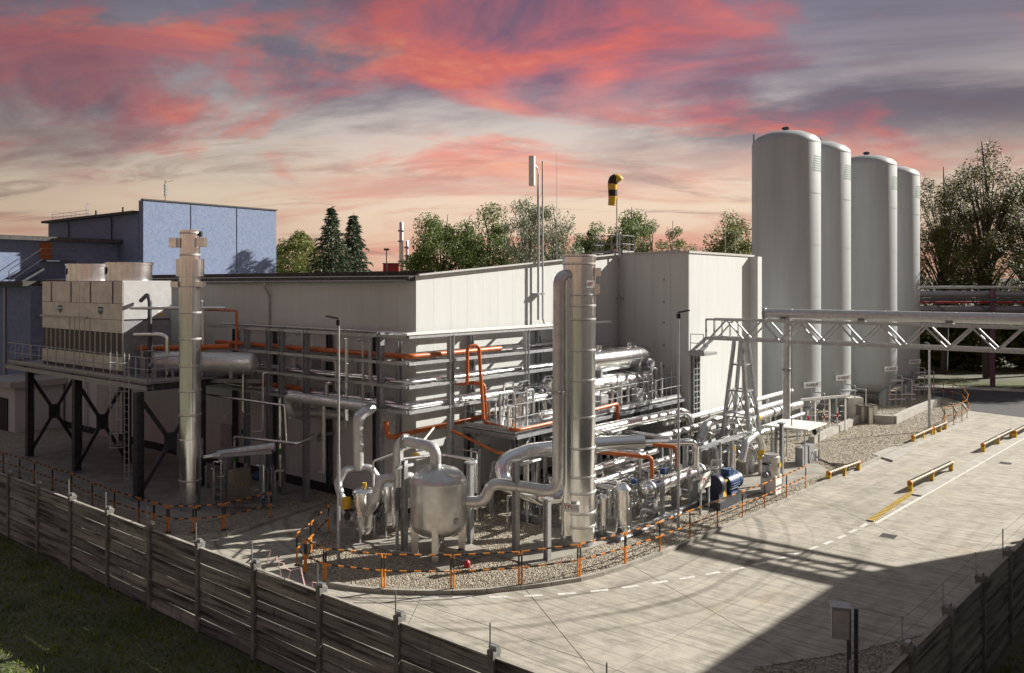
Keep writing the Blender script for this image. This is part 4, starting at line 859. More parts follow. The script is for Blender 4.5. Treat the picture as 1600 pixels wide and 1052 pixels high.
for b in (23.4, 27.8, 32.8, 37): MB().hbeam(UV(25.12, b, 0), UV(25.12, b, 7.4), .2, .2, D1).build('wall_post', 'steel', gk, smooth=False)
for z in (7.62, 6.55, 5.62, 4.62):
    MB().hbeam(UV(RA, 22.85, z), UV(RA, 37.5, z), .12, .16, UP).build('rail', 'galvanised', gk, smooth=False); MB().hbeam(UV(25.0, 23.3, z), UV(25.0, 37.5, z), .12, .16, UP).build('rail', 'galvanised', gk, smooth=False)
    for b in (23.2, 25.3, 27.8, 30.4, 32.8, 35.2): MB().beam(UV(RA, b, z), UV(25.2, b, z), .1, .12).build('crossbar', 'galvanised', gk, smooth=False)
MB().ub(RA - .12, RA + .2, 22.7, 37.5, 7.70, 7.78).build('cable_tray', 'white', gk, smooth=False)
rp = 'pipes on the racks'
op1 = pipe('orange_pipe', 'thick orange pipe running along the upper shelf of both racks', [UV(38.5, 23.3, 6.80), UV(24.4, 23.3, 6.80), UV(24.4, 29.0, 6.80)], .11, 'orange_pipe', .35)
pipe('orange_loop_pipe', 'orange pipe looping over the rack and down to the platform edge', [UV(24.3, 25.9, 5.5), UV(23.6, 25.9, 5.5), UV(23.6, 25.9, 7.1), UV(23.4, 26.4, 7.15), UV(23.3, 26.6, 3.85), UV(21.0, 26.0, 3.85), UV(21.0, 30.0, 3.85)], .075, 'orange_pipe', .22)
pipe('orange_drop_pipe', 'second orange pipe dropping behind the looped one on the gable rack', [UV(24.3, 26.6, 5.45), UV(23.55, 26.9, 5.45), UV(23.5, 27.0, 3.9)], .08, 'orange_pipe', .2)
pipe('orange_low_pipe', 'dark orange pipe low on the gable wall behind the vessel', [UV(25.0, 22.6, 4.2), UV(25.0, 22.7, 3.55), UV(25.0, 30.0, 3.75)], .10, 'orange_pipe', .25)
pipe('orange_branch', 'thin orange branch pipe hanging below the platform', [UV(24.5, 25.3, 3.75), UV(22.6, 25.4, 3.25), UV(21.4, 25.3, 3.0), UV(20.6, 25.4, 3.0), UV(20.6, 25.4, 2.0)], .06, 'orange_pipe', .12)
pipe('orange_far_pipe', 'dark orange pipe on the lower left end of the wall rack', [UV(38, 23.4, 5.9), UV(37.2, 23.4, 4.95), UV(31.0, 23.4, 4.95)], .11, 'orange_pipe', .3)
pipe('orange_hook_pipe', 'thin orange pipe bending down behind the left chimney', [UV(41.5, 22.6, 8.45), UV(35.6, 22.6, 8.45), UV(35.6, 22.6, 6.6)], .06, 'orange_pipe', .12)
pipe('orange_cross_pipe', 'thick orange pipe emerging beside the left chimney towards the rack', [UV(40.5, 20.2, 6.55), UV(38.4, 21.4, 6.6), UV(35.8, 22.4, 6.75)], .13, 'orange_pipe', .3)
for i, (z, b, r, mm, lb) in enumerate(((6.75, 23.75, .06, 'grey_pipe', 'thin grey pipe beside the orange pipe on the upper shelf'), (5.78, 23.1, .07, 'cladding', 'outer thin pipe on the middle rack shelf'), (5.80, 23.5, .09, 'cladding', 'inner pipe on the middle rack shelf'), (4.80, 23.0, .10, 'cladding', 'outer insulated pipe on the lowest rack shelf'), (4.80, 23.55, .13, 'cladding', 'inner insulated pipe on the lowest rack shelf'), (7.74, 23.3, .04, 'grey_pipe', 'cable conduit along the top of the racks'))):
    d = b - RB; pipe('rack_pipe', lb, [UV(38, b, z), UV(RA + d, b, z), UV(RA + d, 37, z)], r, mm, .3, group=rp)
for i, (x, y0, y1, lb) in enumerate(((323, 470, 466, ''),)): pass
pipe('arched_vent', 'grey pipe arching over beside the left chimney', [UV(37.9, 22.2, 5.5), UV(37.9, 22.2, 8.85), UV(39.6, 22.2, 8.85)], .11, 'grey_pipe', .3, bands=[(UV(37.9, 22.2, 6.4), UP, 'yellow')])
pipe('left_cross_pipe', 'long thin silver pipe running from the left chimney to the rack posts', [W(310, 615, 21.6), W(445, 634, 21.6), W(448, 690, 21.6)], .055, 'cladding', .1)
pipe('left_low_pipe', 'silver pipe dropping from the rack to the left skid', [UV(30.2, 23.2, 3.0), UV(30.3, 22.2, 2.75), UV(34.2, 21.6, 2.7), UV(34.2, 21.6, .5)], .075, 'cladding', .2, bands=[(UV(34.2, 21.6, 1.7), UP, 'green')])
pipe('left_riser', 'slim upright pipe with green band beside the rack post', [UV(31.8, 22.4, 4.6), UV(31.8, 22.4, .6)], .08, 'cladding', bands=[(UV(31.8, 22.4, 2.2), UP, 'green')])
pipe('left_return_riser', 'thin grey pipe hooking down between the rack posts', [UV(33.0, 23.2, 5.6), UV(33.4, 22.6, 5.6), UV(33.4, 22.6, 2.9), UV(34.0, 22.4, 2.8)], .05, 'grey_pipe', .12)
pipe('vessel_back_pipe', 'slim pipe with yellow bands running behind the grey vessel', [W(625, 718, 22.0), UV(23.2, 24.0, 2.9), UV(21.6, 24.2, 2.85), UV(21.6, 24.2, 1.6)], .07, 'cladding', .2, bands=[(UV(23.9, 23.2, 2.93), D1, 'yellow')])
pipe('vessel_pink_pipe', 'thin pale pipe with a yellow valve left of the vessel', [Vector((-5.1, 30.6, 2.0)), Vector((-5.1, 30.6, 3.2)), Vector((-3.4, 31.2, 3.75)), UV(24.2, 24.5, 3.8)], .04, 'white', .1, bands=[(Vector((-4.0, 31, 3.55)), Vector((1.7, .6, .5)), 'yellow')])

# ================================================================== platform with stacked exchangers beside the gable
pf = thing('equipment_platform', 'raised steel platform carrying vessels and valves beside the gable wall', 'platform', UV(22.5, 30)); PZ = 3.75
MB().ub(21.1, 24.0, 26.0, 40.2, PZ - .06, PZ).build('deck', 'galvanised', pf, smooth=False)
for a in (21.1, 22.5, 23.9): MB().hbeam(UV(a, 26, PZ - .2), UV(a, 40.2, PZ - .2), .16, .24, UP).build('deck_beam', 'steel', pf, smooth=False)
for b in (26.0, 28.4, 30.8, 33.2, 35.6, 38, 40.2): MB().hbeam(UV(21.1, b, PZ - .2), UV(24, b, PZ - .2), .14, .2).build('cross_beam', 'steel', pf, smooth=False)
for b in (26.1, 30.8, 35.6, 40.1):
    for a in (21.2, 23.8): MB().hbeam(UV(a, b, 0), UV(a, b, PZ - .3), .2, .2, D1).build('leg', 'steel_dark', pf, smooth=False)
for b in (27.1, 31.8): MB().beam(UV(21.2, b - 1, 2.4), UV(21.2, b, PZ - .3), .1).build('knee_brace', 'galvanised', pf, smooth=False)
guardrail(pf, [UV(23.9, 26.1, PZ), UV(21.15, 26.1, PZ), UV(21.15, 40.1, PZ)], 1.1, 1.5); guardrail(pf, [UV(21.15, 40.1, PZ), UV(23.9, 40.1, PZ)], 1.1, 1.2)
def drum(name, label, a, b0, b1, z, r, m='stainless', saddles=(), parent=None):
    t = thing(name, label, 'vessel', UV(a, (b0 + b1) / 2, z - r))
    L_ = b1 - b0; MB().lathe(UV(a, b0, z), [(.05, -r * .5), (r * .55, -r * .42), (r * .88, -r * .2), (r, 0), (r, L_), (r * .88, L_ + r * .2), (r * .55, L_ + r * .42), (.05, L_ + r * .5)], 36, D2).build('shell', m, t)
    for i in range(1, int(L_ / 1.1) + 1): ring(MB(), UV(a, b0 + L_ * i / (int(L_ / 1.1) + 1), z), r, D2, .04, .010, 36).build('seam', m, t)
    for b in saddles: MB().ub(a - r * .8, a + r * .8, b - .1, b + .1, z - r - .35, z - r * .6).build('saddle', 'galvanised', t, smooth=False)
    return t
t = drum('upper_exchanger', 'upper bright steel drum of the stacked pair right of the big stack', 22.6, 32.2, 38.7, 5.95, .56, saddles=(34, 37.6))
for b in (34.4, 37.2): MB().tube([UV(22.6, b, 6.45), UV(22.6, b, 6.72)], .13, 14).build('nozzle', 'cladding', t)
MB().lathe(UV(21.95, 38.2, 5.6), [(.26, 0), (.26, .06), (.2, .06), (.2, .2)], 18, -D1).build('end_flange', 'galvanised', t)
t = drum('lower_exchanger', 'lower bright steel drum of the stacked pair right of the big stack', 22.5, 30.4, 39.0, 4.72, .56, saddles=(32, 37.6))
MB().tube([UV(22.5, 31.0, 5.2), UV(22.5, 31.0, 5.7), UV(22.5, 31.8, 5.7)], .1, 10, .2).build('nozzle', 'cladding', t)
t = drum('valve_header', 'slim horizontal header with flanged ends left of the big stack', 22.2, 27.9, 30.0, 4.75, .19, 'cladding')
valve(t, UV(22.2, 28.2, 5.0), D2, .09); valve(t, UV(22.2, 29.3, 5.0), D2, .09)
for b in (27.9, 30.0): ring(MB(), UV(22.2, b, 4.75), .19, D2, .08, .08).build('flange', 'galvanised', t)
drum('small_pump_drum', 'short steel drum low on the platform left of the big stack', 21.6, 28.4, 29.7, 4.08, .2, 'cladding')
rp_ = random.Random(21)
for i in range(70):                                            # tubing that belongs to the platform unit
    a, b = rp_.uniform(21.3, 23.6), 26.4 + 13 * rp_.random() ** 1.4; h = rp_.uniform(.4, 1.7); dx = rp_.uniform(.3, 1.0) * rp_.choice((-1, 1)); r = rp_.choice((.03, .045, .06, .08))
    q = [UV(a, b, PZ), UV(a, b, PZ + h), UV(a, b + dx, PZ + h)]
    if rp_.random() < .6: q.append(UV(a, b + dx, PZ + .1))
    MB().tube(q, r, 7, .1).build('tubing', rp_.choice(('cladding', 'galvanised', 'cladding')), pf)
    if i % 3 == 0: valve(pf, UV(a, b, PZ + h * .6), UP, .06, body='galvanised')
for i in range(34):                                            # service pipes below the deck
    a, b = rp_.uniform(20.4, 23.8), 25.2 + 10 * rp_.random(); z = rp_.uniform(1.2, 3.4); dx, dy = rp_.uniform(-1.2, 1.2), rp_.uniform(-1.4, 1.4); r = rp_.choice((.04, .06, .08, .10))
    MB().tube([UV(a, b, .1), UV(a, b, z), UV(a + dx, b, z), UV(a + dx, b + dy, z)], r, 8, r * 2.6).build('service_pipe', rp_.choice(('cladding', 'grey_pipe', 'cladding', 'galvanised')), pf)
    if i % 4 == 0: valve(pf, UV(a, b, z * .5), UP, .08, body='galvanised')
for i, b in enumerate((37.3, 38.0, 38.6, 39.2, 39.7)): MB().tube([UV(21.5 + .25 * (i % 2), b, 2.6), UV(21.5 + .25 * (i % 2), b, PZ + 1.5 + .2 * (i % 3))], .055, 8).build('standpipe', 'galvanised', pf)
for b in (33.0, 36.2): MB().box(UV(21.5, b, PZ + .45), D1 * .15, D2 * .3, UP * .3).build('junction_box', 'galvanised', pf, smooth=False)
pipe('platform_orange_pipe', 'bright orange pipe rising to a corner right of the big stack', [V(925, 641, 20.9), V(965, 631, 20.9), V(965, 662, 20.9)], .085, 'orange_pipe', .15)

# ================================================================== ground pipes right of the big stack
hp = [V(934, 672, 20.3), V(1062, 645, 20.3)]; e_ = hp[1]
pipe('main_ground_pipe', 'thick bright pipe running right from the big stack and bending down', [hp[0] - D2 * 1.5, hp[0], hp[1] + D2 * .2, hp[1] + D2 * .95 - UP * .25, hp[1] + D2 * 1.05 - UP * 1.3], .25, 'stainless', .7, n=20)
p0, p1 = V(975, 674, 19.0), V(1072, 688, 19.0)
pipe('second_ground_pipe', 'thinner silver pipe below the thick bright pipe', [UV(21.6, p0.dot(D2) - .6, 3.0), UV(18.4, p0.dot(D2) - .2, 2.95), UV(17.0, 33.6, 2.75), UV(17.0, 33.6, 1.2)], .16, 'stainless', .4, n=16)
pipe('orange_skid_pipe', 'orange pipe crossing above the skid and bending down near the lamp post', [UV(20.8, 30.6, 2.95), UV(19.8, 30.6, 2.95), UV(17.0, 31.9, 2.78), UV(17.0, 31.9, 1.9)], .085, 'orange_pipe', .2)
pipe('orange_lower_pipe', 'lower orange pipe bending down over the skid beside the big stack', [UV(20.0, 28.9, 2.75), UV(18.8, 29.2, 2.72), UV(17.2, 30.1, 2.6), UV(17.2, 30.1, 1.75)], .085, 'orange_pipe', .2)
pipe('grey_skid_pipe', 'grey pipe running beside the lower orange pipe', [UV(20.0, 29.6, 2.7), UV(17.9, 30.4, 2.65), UV(17.9, 30.4, 1.6)], .07, 'grey_pipe', .18)
pipe('twin_riser_pipe', 'pair of thin pipes hooked over behind the orange pipes', [UV(20.5, 33.2, 2.9), UV(18.0, 33.2, 2.85), UV(18.0, 33.2, 1.2)], .09, 'cladding', .2)

def UVs(a, b, z=0.0): return UV(a + 1.9, b - .7, z)
sk = thing('process_skid', 'steel framed process skid with pipes and exchangers right of the big stack', 'skid', UVs(16.5, 31)); 
for b in (27.3, 35.2): MB().hbeam(UVs(14.6, b, .22), UVs(19.6, b, .22), .16, .2).build('base_beam', 'steel', sk, smooth=False)
for a in (14.7, 17.0, 19.5): MB().hbeam(UVs(a, 27.3, .22), UVs(a, 35.2, .22), .16, .2).build('base_beam', 'galvanised', sk, smooth=False)
for a in (14.8, 17.0, 19.4):
    for b in (28.2, 30.8, 33.2, 35.0): MB().hbeam(UVs(a, b, .3), UVs(a, b, 1.5 if a < 17.5 else 2.6), .15, .15, D1).build('post', 'galvanised' if a < 16 else 'steel', sk, smooth=False)
for z in (1.0, 1.5): MB().beam(UVs(17.0, 28.2, z), UVs(17.0, 35, z), .1, .12).build('rail', 'galvanised', sk, smooth=False)
MB().beam(UVs(19.4, 28.2, 2.6), UVs(19.4, 35, 2.6), .14, .16).build('rail', 'steel', sk, smooth=False)
r_ = random.Random(33)
for i in range(46):
    a, b = r_.uniform(14.8, 19.2), r_.uniform(27.5, 35.0); h = r_.uniform(.5, 1.9); dx, dy = r_.uniform(-.9, .9), r_.uniform(-1.2, 1.2); r = r_.choice((.03, .045, .06, .075))
    MB().tube([UVs(a, b, .3), UVs(a, b, h), UVs(a + dx, b, h), UVs(a + dx, b + dy, h)], r, 8, r * 2.6).build('tubing', r_.choice(('cladding', 'stainless', 'galvanised')), sk)
    if i % 3 == 0: valve(sk, UVs(a + dx * .5, b, h), D1, .07, body=r_.choice(('galvanised', 'steel')))
for b, z, r in ((29.0, 1.55, .14), (29.6, 1.6, .12), (31.6, 1.7, .13)): MB().tube([UVs(19.2, b, z), UVs(15.8, b, z), UVs(15.6, b - .4, z), UVs(15.6, b - .4, .5)], r, 12, .3).build('header', 'stainless', sk)
for a, z in ((16.2, 1.95), (17.2, 2.05), (18.2, 1.75)): MB().tube([UVs(a, 27.8, z), UVs(a, 34.6, z)], .13, 14).build('long_header', 'stainless', sk)
MB().box(UVs(15.0, 31.3, 2.0), D1 * .12, D2 * .14, UP * .12).build('actuator', 'blue_motor', sk, smooth=False); MB().lathe(UVs(15.0, 28.9, 1.85), [(.1, 0), (.12, .05), (.12, .22), (.05, .26)], 12).build('instrument', 'blue_motor', sk)
e1 = V(1006, 768, 14.9); t = drum('heat_exchanger', 'bright horizontal exchanger drum at the front of the skid', 17.2, 29.6, 34.4, 1.30, .36, saddles=())
for b in (30.2, 32.2, 34.0): MB().ub(17.02, 17.38, b - .12, b + .12, .1, 1.0).build('support', 'galvanised', t, smooth=False)
for b in (29.8, 34.2): ring(MB(), UV(17.2, b, 1.30), .36, D2, .1, .06, 30).build('end_flange', 'galvanised', t)
for b in (30.8, 32.6, 33.7): MB().tube([UV(17.2, b, 1.62), UV(17.2, b, 1.9)], .07, 10).build('nozzle', 'cladding', t)
def upright(name, label, c, r, h, m='stainless'):
    t = thing(name, label, 'vessel', c); MB().lathe(c, [(r * .8, .12), (r, .2), (r, h - r * 1.0), (r * 1.15, h - r), (r * 1.15, h - r * .8), (r * .95, h - r * .55), (r * .6, h - r * .15), (.04, h)], 28).build('shell', m, t)
    for z in (.5, h * .55): ring(MB(), c + UP * z, r, UP, .03, .012, 28).build('seam', m, t)
    for j in range(3): a = R(30 + 120 * j); q = c + Vector((math.cos(a), math.sin(a), 0)) * r; MB().beam(q, q + UP * .6, .05).build('leg', 'galvanised', t, smooth=False)
    return t
t = upright('dome_filter', 'upright polished vessel with domed lid at the skid corner', G(973, 842), .28, 2.15); valve(t, G(973, 842) + Vector((.4, -.05, 1.75)), (1, 0, 0), .08)
upright('slim_filter', 'slim upright tube filter right of the big stack', G(942, 845), .13, 1.75)
upright('slim_filter', 'thin upright tube standing left of the domed vessel', G(952, 828), .10, 1.6)
t = thing('skid_sign', 'white sign board with red letters at the end of the skid', 'sign', G(1101, 803)); q = G(1101, 803)
for k in (-1, 1): MB().beam(q + D2 * .38 * k, q + D2 * .38 * k + UP * 1.1, .07).build('post', 'galvanised', t, smooth=False)
sign(t, q + UP * 1.42 - D1 * .03, -D1, .95, .62, .32)

# pump set
pc = G(1140, 790); pm_ = thing('pump_set', 'blue electric motor with yellow coupling guard and dark pump', 'pump', pc)
ax = D2; o0 = pc - D1 * -.2
MB().box(pc + D1 * .35 + UP * .22, D2 * 1.35, D1 * .55, UP * .18).build('base_frame', 'steel_dark', pm_, smooth=False)
mc = pc + D1 * .35 + UP * .88 + D2 * .15
mm = MB().lathe(mc, [(.2, -.02), (.36, 0), (.38, .08), (.38, .95), (.40, .97), (.40, 1.2), (.3, 1.24), (.1, 1.25)], 32, D2).build('motor', 'blue_motor', pm_)
for i in range(20): a = R(18 * i); x = D1 * math.cos(a) + UP * math.sin(a); MB().box(mc + D2 * .52 + x * .39, D2 * .42, x * .025, x.cross(D2) * .008).build('cooling_fin', 'blue_motor', mm, smooth=False)
MB().box(mc + D2 * .35 + UP * .48, D2 * .22, D1 * .2, UP * .13).build('terminal_box', 'blue_motor', pm_, smooth=False)
MB().box(mc + D2 * .5 - UP * .42, D2 * .35, D1 * .3, UP * .06).build('foot', 'blue_motor', pm_, smooth=False)
MB().box(pc + D1 * .35 - D2 * .22 + UP * .72, D2 * .24, D1 * .2, UP * .32).build('coupling_guard', 'yellow', pm_, smooth=False); MB().box(pc + D1 * .35 - D2 * .22 + UP * 1.08, D2 * .27, D1 * .24, UP * .03).build('guard_lid', 'yellow', pm_, smooth=False)
MB().lathe(pc + D1 * .35 - D2 * .95 + UP * 1.0, [(.2, 0), (.44, .03), (.46, .1), (.46, .36), (.42, .42), (.2, .45)], 32, D2).build('pump_casing', 'dark_blue', pm_)
MB().box(pc + D1 * .35 - D2 * .75 + UP * .5, D2 * .2, D1 * .3, UP * .2).build('pump_foot', 'dark_blue', pm_, smooth=False)
# pipes and vessels round the pump
b1 = V(1112, 657, 19.4)
pipe('transfer_pipe', 'long pale pipe with a yellow band crossing above the pump', [V(1090, 700, 19.4), V(1103, 664, 19.4), V(1118, 655, 19.4), V(1168, 657, 18.6), V(1228, 637, 18.6), V(1250, 632, 18.6)], .22, 'matt_vessel', .55, bands=[(V(1183, 652, 18.6), D2, 'yellow')], flanges=[(V(1205, 644, 18.6), D2), (V(1216, 641, 18.6), D2)], n=18)
pipe('transfer_drop', 'pale pipe dropping from the yellow banded pipe to the arch', [V(1200, 646, 18.6), V(1200, 676, 18.6)], .17, 'matt_vessel')
c_ = V(1200, 672, 18.6)
ar = thing('arch_pipe', 'grey arched pipe straddling behind the pump', 'pipe', Vector((c_.x, c_.y, 0)))
MB().tube([c_ - D2 * 2.0 - UP * 1.6, c_ - D2 * 1.7 - UP * .3, c_ - D2 * .9, c_, c_ + D2 * .8 - UP * .1, c_ + D2 * 1.15 - UP * .9, c_ + D2 * .8 - UP * 1.7], .17, 14, .5).build('arch', 'matt_vessel', ar)
p_ = V(1190, 690, 16.8)
pipe('suction_pipe', 'grey pipe with yellow band bending down to the filter beside the pump', [p_ - D2 * 2.4 - UP * .6, p_ - D2 * 1.9 + UP * .25, p_ - D2 * .6 + UP * .5, p_ - UP * .1, p_ - UP * 1.75, p_ + D2 * .4 - UP * 1.95], .17, 'matt_vessel', .5, bands=[(p_ - UP * .55, UP, 'yellow'), (p_ - UP * .75, UP, 'yellow')], n=16)
fc = G(1205, 772); t = thing('box_filter', 'white upright filter housing with round top beside the motor', 'filter', fc)
MB().lathe(fc, [(.40, .9), (.40, 1.75), (.34, 1.78), (.34, 1.86)], 28).build('housing', 'matt_vessel', t); MB().box(fc + UP * .5, D2 * .36, D1 * .36, UP * .42).build('base_box', 'white', t, smooth=False)
q = fc - D1 * .41 + UP * 1.4; MB().lathe(q, [(.12, 0), (.12, .02)], 16, -D1).build('round_label', 'yellow', t); valve(t, fc - D2 * .55 + UP * 1.0, D2, .12)
pipe('pump_discharge', 'upright pipe with orange band behind the coupling guard', [V(1145, 735, 17.8), V(1145, 695, 17.8)], .14, 'matt_vessel', bands=[(V(1145, 700, 17.8), UP, 'yellow')])
t = thing('tray_bridge', 'flat galvanised cable tray above the pump', 'cable tray', UV(17.6, 36.5)); p0, p1 = V(1120, 692, 17.2), V(1172, 676, 17.2)
MB().beam(p0, p1, .4, .08).build('tray', 'galvanised', t, smooth=False); MB().beam(p0 - D2 * 2.6 - UP * .05, p0, .3, .1).build('tray', 'steel', t, smooth=False)
for f_ in (.1, .9): q = p0.lerp(p1, f_); MB().beam(Vector((q.x, q.y, 0)), q, .1).build('post', 'galvanised', t, smooth=False)
t = thing('pipe_support', 'tall steel post beside the canopy right of the pump', 'pipe support', G(1221, 760), 'free standing pipe supports'); q = G(1221, 760); MB().hbeam(q, q + UP * 3.0, .16, .16, D2).build('post', 'steel', t, smooth=False); MB().box(q + UP * 3.03, D1 * .15, D2 * .15, UP * .03).build('head_plate', 'steel', t, smooth=False)
r_ = random.Random(44)
for i, (a0, b0, b1, z, r, lb) in enumerate(((20.0, 35.5, 52, 2.3, .18, 'long pale pipe at the back of the ground pipe group'), (19.5, 40.0, 52.5, 1.9, .13, 'second pale pipe at the back leading towards the tanks'), (18.9, 42, 52, 1.6, .12, 'lowest pale pipe leading towards the first tank'), (20.4, 37, 54, 2.75, .13, 'topmost pale pipe of the ground pipe group towards the tanks'))):
    o = pipe('ground_pipe', lb, [UV(a0, b0, z), UV(a0, b1, z)], r, 'white' if i % 2 else 'grey_pipe', group='ground pipes leading to the tanks')
    for b in range(int(b0) + 1, int(b1), 4): MB().beam(UV(a0, b, 0), UV(a0, b, z - r), .1).build('stand', 'galvanised', o, smooth=False)
t = thing('pump_station', 'cluster of upright pipes and valves behind the blue motor', 'pipework', UV(18.5, 38.5))
for i in range(30):
    a, b = r_.uniform(17.4, 20.2), r_.uniform(35.6, 45.5); h = r_.uniform(.7, 2.4); dx, dy = r_.uniform(-.8, .8), r_.uniform(-1.0, 1.0); r = r_.choice((.035, .05, .07, .09))
    MB().tube([UV(a, b, .1), UV(a, b, h), UV(a + dx, b, h), UV(a + dx, b + dy, h)], r, 8, r * 2.6).build('tubing', r_.choice(('cladding', 'galvanised', 'grey_pipe')), t)
    if i % 3 == 0: valve(t, UV(a + dx * .5, b, h), D1, .08, body=r_.choice(('galvanised', 'steel')))
    if i % 5 == 0: MB().hbeam(UV(a + .4, b, 0), UV(a + .4, b, 2.2), .12, .12, D1).build('post', 'steel', t, smooth=False)
# analyser canopy
t = thing('shelter', 'small open shelter with flat white roof and grey cabinets', 'shelter', G(1245, 728)); c = G(1243, 724)
for sa in (-.9, .9):
    for sb in (-1.1, 1.1): MB().beam(c + D1 * sa + D2 * sb, c + D1 * sa + D2 * sb + UP * 2.05, .06).build('post', 'galvanised', t, smooth=False)
MB().box(c + UP * 2.1, D1 * 1.2, D2 * 1.4, UP * .04).build('roof', 'white', t, smooth=False)
for sb in (-.75, .25): MB().box(c + D2 * sb - D1 * .6 + UP * .55, D2 * .38, D1 * .2, UP * .52).build('cabinet', 'panel_grey', t, smooth=False)
MB().lathe(c - D1 * .9 + D2 * .2 + UP * 1.8, [(.16, 0), (.2, .1), (.1, .2)], 14, -D1).build('lamp', 'black', t); MB().box(c + D2 * 1.0 - D1 * .7 + UP * .35, D2 * .16, D1 * .16, UP * .3).build('small_box', 'white', t, smooth=False)
for i in range(3): 
    p, q = G(1262 + 3 * i, 720 + 3 * i), G(1318 + 8 * i, 738 - 4 * i); m_ = p.lerp(q, .4) + D1 * (-.5 + .3 * i)
    tag(MB().tube([p + UP * .7, p.lerp(m_, .5) + UP * .28, m_ + UP * .12, q + UP * .12], .03, 6, .8).build('hose', 'cable'), ['upper black hose trailing from the shelter over the pad', 'middle black hose trailing from the shelter over the pad', 'lower black hose trailing from the shelter over the pad'][i], 'hose', 'hoses by the shelter')

# ================================================================== cooling tower on its steel platform
DZ = 5.3; cp = thing('cooler_platform', 'tall dark steel platform with cross braces carrying the cooling tower', 'platform', UV(44, 19))
MB().ub(36.2, 52.4, 18.5, 23.4, DZ - .08, DZ).build('deck', 'steel', cp, smooth=False)
for b in (18.6, 21.4, 23.2): MB().hbeam(UV(36.2, b, DZ - .25), UV(52.4, b, DZ - .25), .22, .32, UP).build('deck_beam', 'galvanised' if b < 19 else 'steel_dark', cp, smooth=False)
for a in (36.4, 44.3, 50.2):
    MB().hbeam(UV(a, 18.6, DZ - .25), UV(a, 23.2, DZ - .25), .2, .28).build('cross_beam', 'steel_dark', cp, smooth=False)
    f_, k_ = UV(a, 18.9 if a > 40 else 18.2, 0), UV(a, 21.5 if a > 40 else 21.2, 0)
    for q in (f_, k_): MB().hbeam(q, q + UP * (DZ - .4), .34, .34, D1).build('leg', 'steel_dark', cp, smooth=False); MB().box(q + UP * .12, D1 * .3, D2 * .3, UP * .03).build('base_plate', 'steel', cp, smooth=False)
    for s_, e in ((f_ + UP * .3, k_ + UP * 4.7), (f_ + UP * 4.7, k_ + UP * .3)): MB().hbeam(s_, e, .13, .16, D1).build('cross_brace', 'steel_dark', cp, smooth=False)
    MB().box((f_ + k_) / 2 + UP * 2.5, D1 * .03, D2 * .3, UP * .4).build('gusset', 'steel_dark', cp, smooth=False)
guardrail(cp, [UV(52.3, 23.2, DZ), UV(52.3, 18.55, DZ), UV(36.3, 18.55, DZ), UV(36.3, 21.2, DZ)], 1.1, 1.05)
q = G(236, 797); ladder(cp, UV(37.0, 17.95, .1), D1, 6.5, (2.4, 6.6), out=-D2)
ct = thing('cooling_tower', 'cream panelled evaporative cooler with two round fans on top', 'cooling tower', UV(45, 20.6, DZ)); a0_, a1_, b0_, b1_ = 40.4, 49.8, 19.4, 21.9
zs = [5.45, 6.15, 7.3, 7.95, 8.75, 9.85]
MB().ub(a0_ + .04, a1_ - .04, b0_ + .04, b1_ - .04, DZ, 9.85).build('core', 'louvre', ct, smooth=False)
mid = (a0_ + a1_) / 2
for lo, hi in ((a0_, mid - .02), (mid + .02, a1_)):
    for i in (0, 2, 3, 4):
        if i == 4:
            for k in range(3):
                s0, s1 = lo + (hi - lo) * (0, .24, .76)[k], lo + (hi - lo) * (.20, .72, 1)[k]
                MB().ub(s0, s1, b0_, b0_ + .05, zs[i] + .02, zs[i + 1]).build('panel', 'cooler', ct, smooth=False)
        else: MB().ub(lo, hi, b0_, b0_ + .05, zs[i] + .02, zs[i + 1]).build('panel', 'cooler', ct, smooth=False)
    for k in range(8):
        s = lo + (hi - lo) * k / 8; MB().ub(s, s + .05, b0_ - .01, b0_ + .05, zs[1], zs[2]).build('louvre_frame', 'cooler', ct, smooth=False)
    for fr in (.28, .72) if lo < mid - 1 else (.5,):
        lc = UV(lo + (hi - lo) * .5, b0_ - .012, 8.38); break
    lg = MB().add([lc + D1 * x + UP * z for x, z in ((-.26, .2), (.26, .2), (.26, -.05), (.12, -.16), (0, -.2), (-.12, -.16), (-.26, -.05))], [tuple(range(7))]).build('shield_emblem', 'logo_blue', ct, smooth=False)
    MB().box(lc - D2 * .004 + UP * .06, D1 * .23, D2 * .002, UP * .055).build('emblem_band', 'logo_pale', lg, smooth=False); MB().box(lc - D2 * .004 - UP * .1, D1 * .02, D2 * .002, UP * .07).build('emblem_band', 'logo_pale', lg, smooth=False)
MB().beam(UV(a1_ + .1, b0_ - .06, 7.98), UV(mid - .9, b0_ - .06, 7.98), .08, .09).build('drip_rail', 'galvanised', ct, smooth=False)
for i in range(5): MB().ub(mid + .6 * (i - 2) - .006, mid + .6 * (i - 2) + .006, b0_ - .012, b0_, 7.3, 7.95).build('panel_seam', 'steel_dark', ct, smooth=False)
MB().ub(a0_ - .01, a0_ + .04, b0_ + .05, b1_, 8.0, 9.85).build('side_panel', 'cooler_side', ct, smooth=False); MB().ub(a0_ - .01, a0_ + .04, b0_ + .05, b1_, DZ, 7.9).build('side_panel_lower', 'panel_grey', ct, smooth=False)
MB().ub(a0_, a1_, b0_, b1_, 9.85, 9.9).build('top_deck', 'cooler_side', ct, smooth=False)
